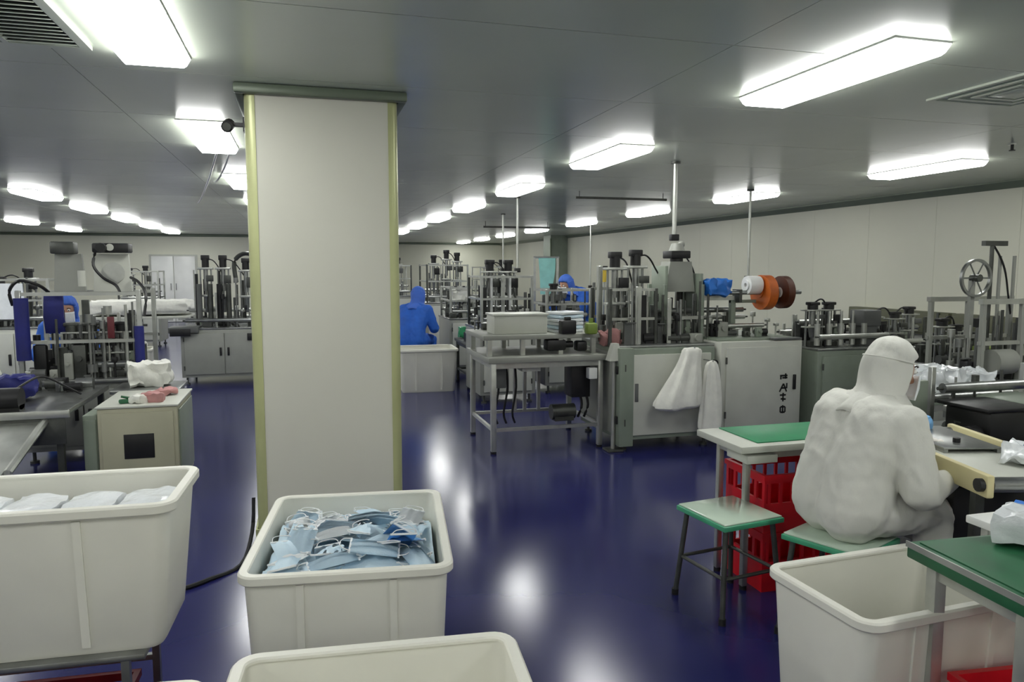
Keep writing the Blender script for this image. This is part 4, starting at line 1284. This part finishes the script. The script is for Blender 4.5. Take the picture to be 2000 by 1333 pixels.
# ------------------------------------------------------------------ people
def person(label, loc, rz, suit, cap, pose, gl='glove', voxel=.011, maskm='maskw', bend=0.0, sw=1.0, fat=1.0):
    """pose: dict of joints in local metres, forward = +x"""
    t = thing('person', label, 'person', loc, rz)
    P = {k: Vector(v) for k, v in pose.items()}
    mb = MB()
    for s in (-1, 1):
        o_ = Vector((0, s * .075, 0))
        limb(mb, P['pelvis'] + o_, .135 * fat, P['waist'] + o_ * .9, .128 * fat)
        limb(mb, P['waist'] + o_ * .9, .128 * fat, P['chest'] + o_ * 1.15, .135 * sw)
        k = 'R' if s < 0 else 'L'
        limb(mb, P['chest'] + o_ * 1.1, .13 * sw, P['sho' + k], .078)
        limb(mb, P['neck'], .075, P['sho' + k] - Vector((0, s * .03, -.01)), .066)
        limb(mb, P['sho' + k], .08 * fat, P['elb' + k], .068 * fat)
        limb(mb, P['elb' + k], .068 * fat, P['wri' + k], .046)
        limb(mb, P['pelvis'] + Vector((0, s * .09, -.01)), .12, P['kne' + k], .083)
        limb(mb, P['kne' + k], .083, P['ank' + k], .058)
        limb(mb, P['ank' + k] + Vector((-.02, 0, -.03)), .045, P['ank' + k] + Vector((.15, 0, -.05)), .036)
        # hand : palm, four fingers and a thumb
        w = P['wri' + k]
        f = (w - P['elb' + k]).normalized()
        dn = (Vector((0, 0, -1)) + f * f.z).normalized()
        side = f.cross(dn).normalized()
        if side.y * s > 0:
            side = -side                  # towards the thumb (inner side)
        palm = w + f * .075
        for q in (-1, 1):
            limb(mb, w + f * .01, .026, palm + side * q * .022, .017)
        limb(mb, palm - side * .026, .016, palm + side * .026, .016)
        for n_, (off, ln) in enumerate(((.030, .068), (.010, .078), (-.011, .072), (-.031, .055))):
            a = palm + side * off
            c = a + f * ln * .55 + dn * .012
            e = c + f * ln * .35 + dn * ln * .45
            limb(mb, a, .0105, c, .0098)
            limb(mb, c, .0098, e, .0085)
        a = w + f * .03 + side * .026
        c = a + side * .032 + f * .025 + dn * .01
        limb(mb, a, .014, c, .0115)
        limb(mb, c, .0115, c + f * .03 + dn * .012, .0095)
    limb(mb, P['chest'] + Vector((0, 0, .05)), .09, P['neck'], .075)
    hd = P['head']
    fw = Vector((math.cos(pose.get('hyaw', (0,))[0]) if 'hyaw' in pose else 1, math.sin(pose['hyaw'][0]) if 'hyaw' in pose else 0, 0))
    up = (hd - P['neck']).normalized() * .4 + Vector((0, 0, .6))
    up.normalize()
    fw = (fw - up * fw.dot(up)).normalized()
    sd = up.cross(fw)
    HM = Matrix((( *fw, 0), (*sd, 0), (*up, 0), (0, 0, 0, 1))).transposed()
    HM.translation = hd
    limb(mb, P['neck'], .06, hd - up * .05, .062)
    mb.sphere((0, 0, .015), .1, .98, .8, 1.15, 18, 12, HM)
    limb(mb, HM @ Vector((.03, 0, -.04)), .062, HM @ Vector((.045, 0, -.075)), .042)
    limb(mb, HM @ Vector((.09, 0, .01)), .012, HM @ Vector((.108, 0, -.022)), .016)
    me = remesh(mb, voxel, 5, .5)
    for nm in (suit, 'skin', gl, 'lgrey'):
        me.materials.append(M[nm])
    inv = HM.inverted()
    for p in me.polygons:
        c = p.center
        h = inv @ c
        if h.length < .16 and h.x > .035 and h.z > -.12:
            p.material_index = 1
        for k in 'RL':
            f = (P['wri' + k] - P['elb' + k]).normalized()
            if (c - P['wri' + k]).length < .22 and (c - P['wri' + k]).dot(f) > .012:
                p.material_index = 2
            if c.z < P['ank' + k].z - .0 and (c - P['ank' + k]).length < .25:
                p.material_index = 3
    # folds of loose cloth
    nrm = [v.normal.copy() for v in me.vertices]
    for v in me.vertices:
        if (inv @ v.co).length > .17 and all((v.co - P['wri' + k]).length > .13 for k in 'RL'):
            c = v.co
            n_ = mnoise.noise(Vector((c.x * 8, c.y * 8, c.z * 3.2 + loc[0])))
            q_ = mnoise.noise(Vector((c.x * 13 + c.z * 5, c.y * 13 - c.z * 4, c.z * 6)))
            v.co += nrm[v.index] * (n_ * .012 + (.5 - abs(q_)) * .010 + .004 * mnoise.noise(c * 28))
    body = obj('body', me, suit, t)
    # hood : gathered crown, sides round the face opening, drape down to the shoulders
    hb = MB()
    rings = []
    N = 40
    lv = [(R(88), 0), (R(74), 0), (R(60), 0), (R(46), 0), (R(34), 0), (R(24), 0), (R(15), 0), (R(5), 0), (R(-8), 0), (R(-22), 0), (R(-36), 0)]
    for j, (ph, _) in enumerate(lv):
        ring = []
        for i in range(N):
            a = 2 * math.pi * i / N
            rr = .117 * math.cos(ph) if ph > 0 else .117 * (1 - .06 * math.sin(-ph))
            if 2 <= j <= 4:
                rr *= 1.05
            x, y = rr * math.cos(a), rr * .9 * math.sin(a)
            z = .14 * math.sin(ph) if ph > 0 else .15 * math.sin(ph)
            fold = .0045 * math.sin(a * 13) * (j < 6) * (.3 + .7 * math.cos(ph)) + .012 * mnoise.noise(Vector((x * 14, y * 14, z * 22)))
            d = Vector((x, y, z))
            d += Vector((x, y, 0)).normalized() * fold
            if math.cos(a) > .45 and -.1 < z < .05:
                d.x -= .075 * (math.cos(a) - .45) / .55
            ring.append(HM @ (d + Vector((-.008, 0, .018))))
        rings.append(ring)
    nc = P['neck'].lerp(hd, .3)
    for c_, rx, ry, dz in ((nc, .1, .1, 0), (P['neck'] + Vector((-.005, 0, .015)), .122, .135, 0), (P['neck'] + Vector((-.012, 0, -.03)), .165, .2, 0)):
        rings.append([c_ + Vector((rx * math.cos(2 * math.pi * i / N), ry * math.sin(2 * math.pi * i / N), .006 * math.sin(i * 1.3)
                                   - (.03 * abs(math.sin(2 * math.pi * i / N)) if rx > .16 else 0))) for i in range(N)])
    hb.loops(rings[::-1], False, True)
    hood = obj('hood', hb, cap, t)
    md = hood.modifiers.new('s', 'SUBSURF')
    md.levels = md.render_levels = 1
    md = hood.modifiers.new('t', 'SOLIDIFY')
    md.thickness = .004
    cb = []
    for i in range(29):
        a = R(52 + i * (256 / 28))
        cb.append(HM @ Vector((-.008 + .114 * math.cos(a), .103 * math.sin(a), .052)))
    obj('hood_band', MB().tube(cb, .004, 6, 2), cap, hood)
    # mask over nose and mouth
    mk = MB()
    rr_ = []
    for j in range(7):
        z = -.1 + j * .018
        rr_.append([HM @ Vector((.075 + .052 * math.cos(R(-75 + i * 15)) * (1 - .18 * abs(j - 3) / 3), .082 * math.sin(R(-75 + i * 15)), z)) for i in range(11)])
    L = [[mk.b.verts.new(p) for p in r_] for r_ in rr_]
    for j in range(6):
        for i in range(10):
            mk.b.faces.new((L[j][i], L[j][i + 1], L[j + 1][i + 1], L[j + 1][i]))
    mko = obj('mask', mk, maskm, t)
    md = mko.modifiers.new('t', 'SOLIDIFY')
    md.thickness = .004
    for s in (-1, 1):
        e = obj('eye', MB().sphere((.088, s * .032, .022), .0125, mtx=HM), 'white', t)
        obj('pupil', MB().sphere((.0985, s * .032, .022), .0055, mtx=HM), 'black', e)
        obj('brow', MB().tube([HM @ Vector((.096, s * .018, .043)), HM @ Vector((.097, s * .034, .047)), HM @ Vector((.088, s * .05, .042))], .0035, 5), 'black', t)
    return t


seated = dict(pelvis=(0, 0, .585), waist=(.03, 0, .74), chest=(.12, 0, .93), shoR=(.15, -.185, 1.0), shoL=(.16, .185, 1.0), neck=(.19, 0, 1.06),
              head=(.27, 0, 1.185), elbR=(.2, -.27, .735), wriR=(.42, -.17, .72), elbL=(.26, .25, .75), wriL=(.45, .12, .79),
              kneR=(.40, -.14, .55), kneL=(.41, .13, .55), ankR=(.36, -.15, .1), ankL=(.38, .14, .1))
worker = dict(seated, pelvis=(.02, 0, .595), waist=(.05, 0, .74), chest=(.13, 0, .92), neck=(.185, 0, 1.03), head=(.262, 0, 1.15), shoR=(.15, -.19, .965), shoL=(.17, .19, .965),
              elbR=(.18, -.265, .70), wriR=(.385, -.215, .715), elbL=(.3, .25, .74), wriL=(.5, .1, .80), hyaw=(-.25, 0, 0))
person('person in white hooded coverall seated on the stool, bent over the conveyor', (2.19, 2.62, 0), 4, 'suit', 'suit', worker, 'glove', sw=1.12, fat=1.14)
person('person in blue hooded coverall seated behind the far white tub', (1.48, 10.55, 0), 60, 'bsuit', 'bcap', seated, 'glove', .014)
bendp = dict(pelvis=(0, 0, .93), waist=(.08, 0, 1.06), chest=(.25, 0, 1.2), shoR=(.3, -.18, 1.22), shoL=(.3, .18, 1.22), neck=(.35, 0, 1.27), head=(.46, 0, 1.36),
             elbR=(.42, -.27, 1.02), wriR=(.64, -.2, 1.0), elbL=(.42, .26, 1.02), wriL=(.64, .16, 1.0),
             kneR=(.05, -.13, .5), kneL=(.03, .13, .5), ankR=(0, -.14, .1), ankL=(-.02, .14, .1))
person('person in blue hooded coverall bending over a press behind the pink scraps', (4.02, 10.15, 0), 205, 'bsuit', 'bcap', bendp, 'glove', .014)
person('person in blue hood and white mask working behind the navy sleeved machine', (-2.30, 8.55, 0), -82, 'bsuit', 'bcap', seated, 'glove', .014)
stool((1.45, 10.53, 0), 60, 'stool under the seated blue worker behind the far tub')
stool((-2.32, 8.59, 0), -82, 'stool under the worker behind the navy sleeved machine')
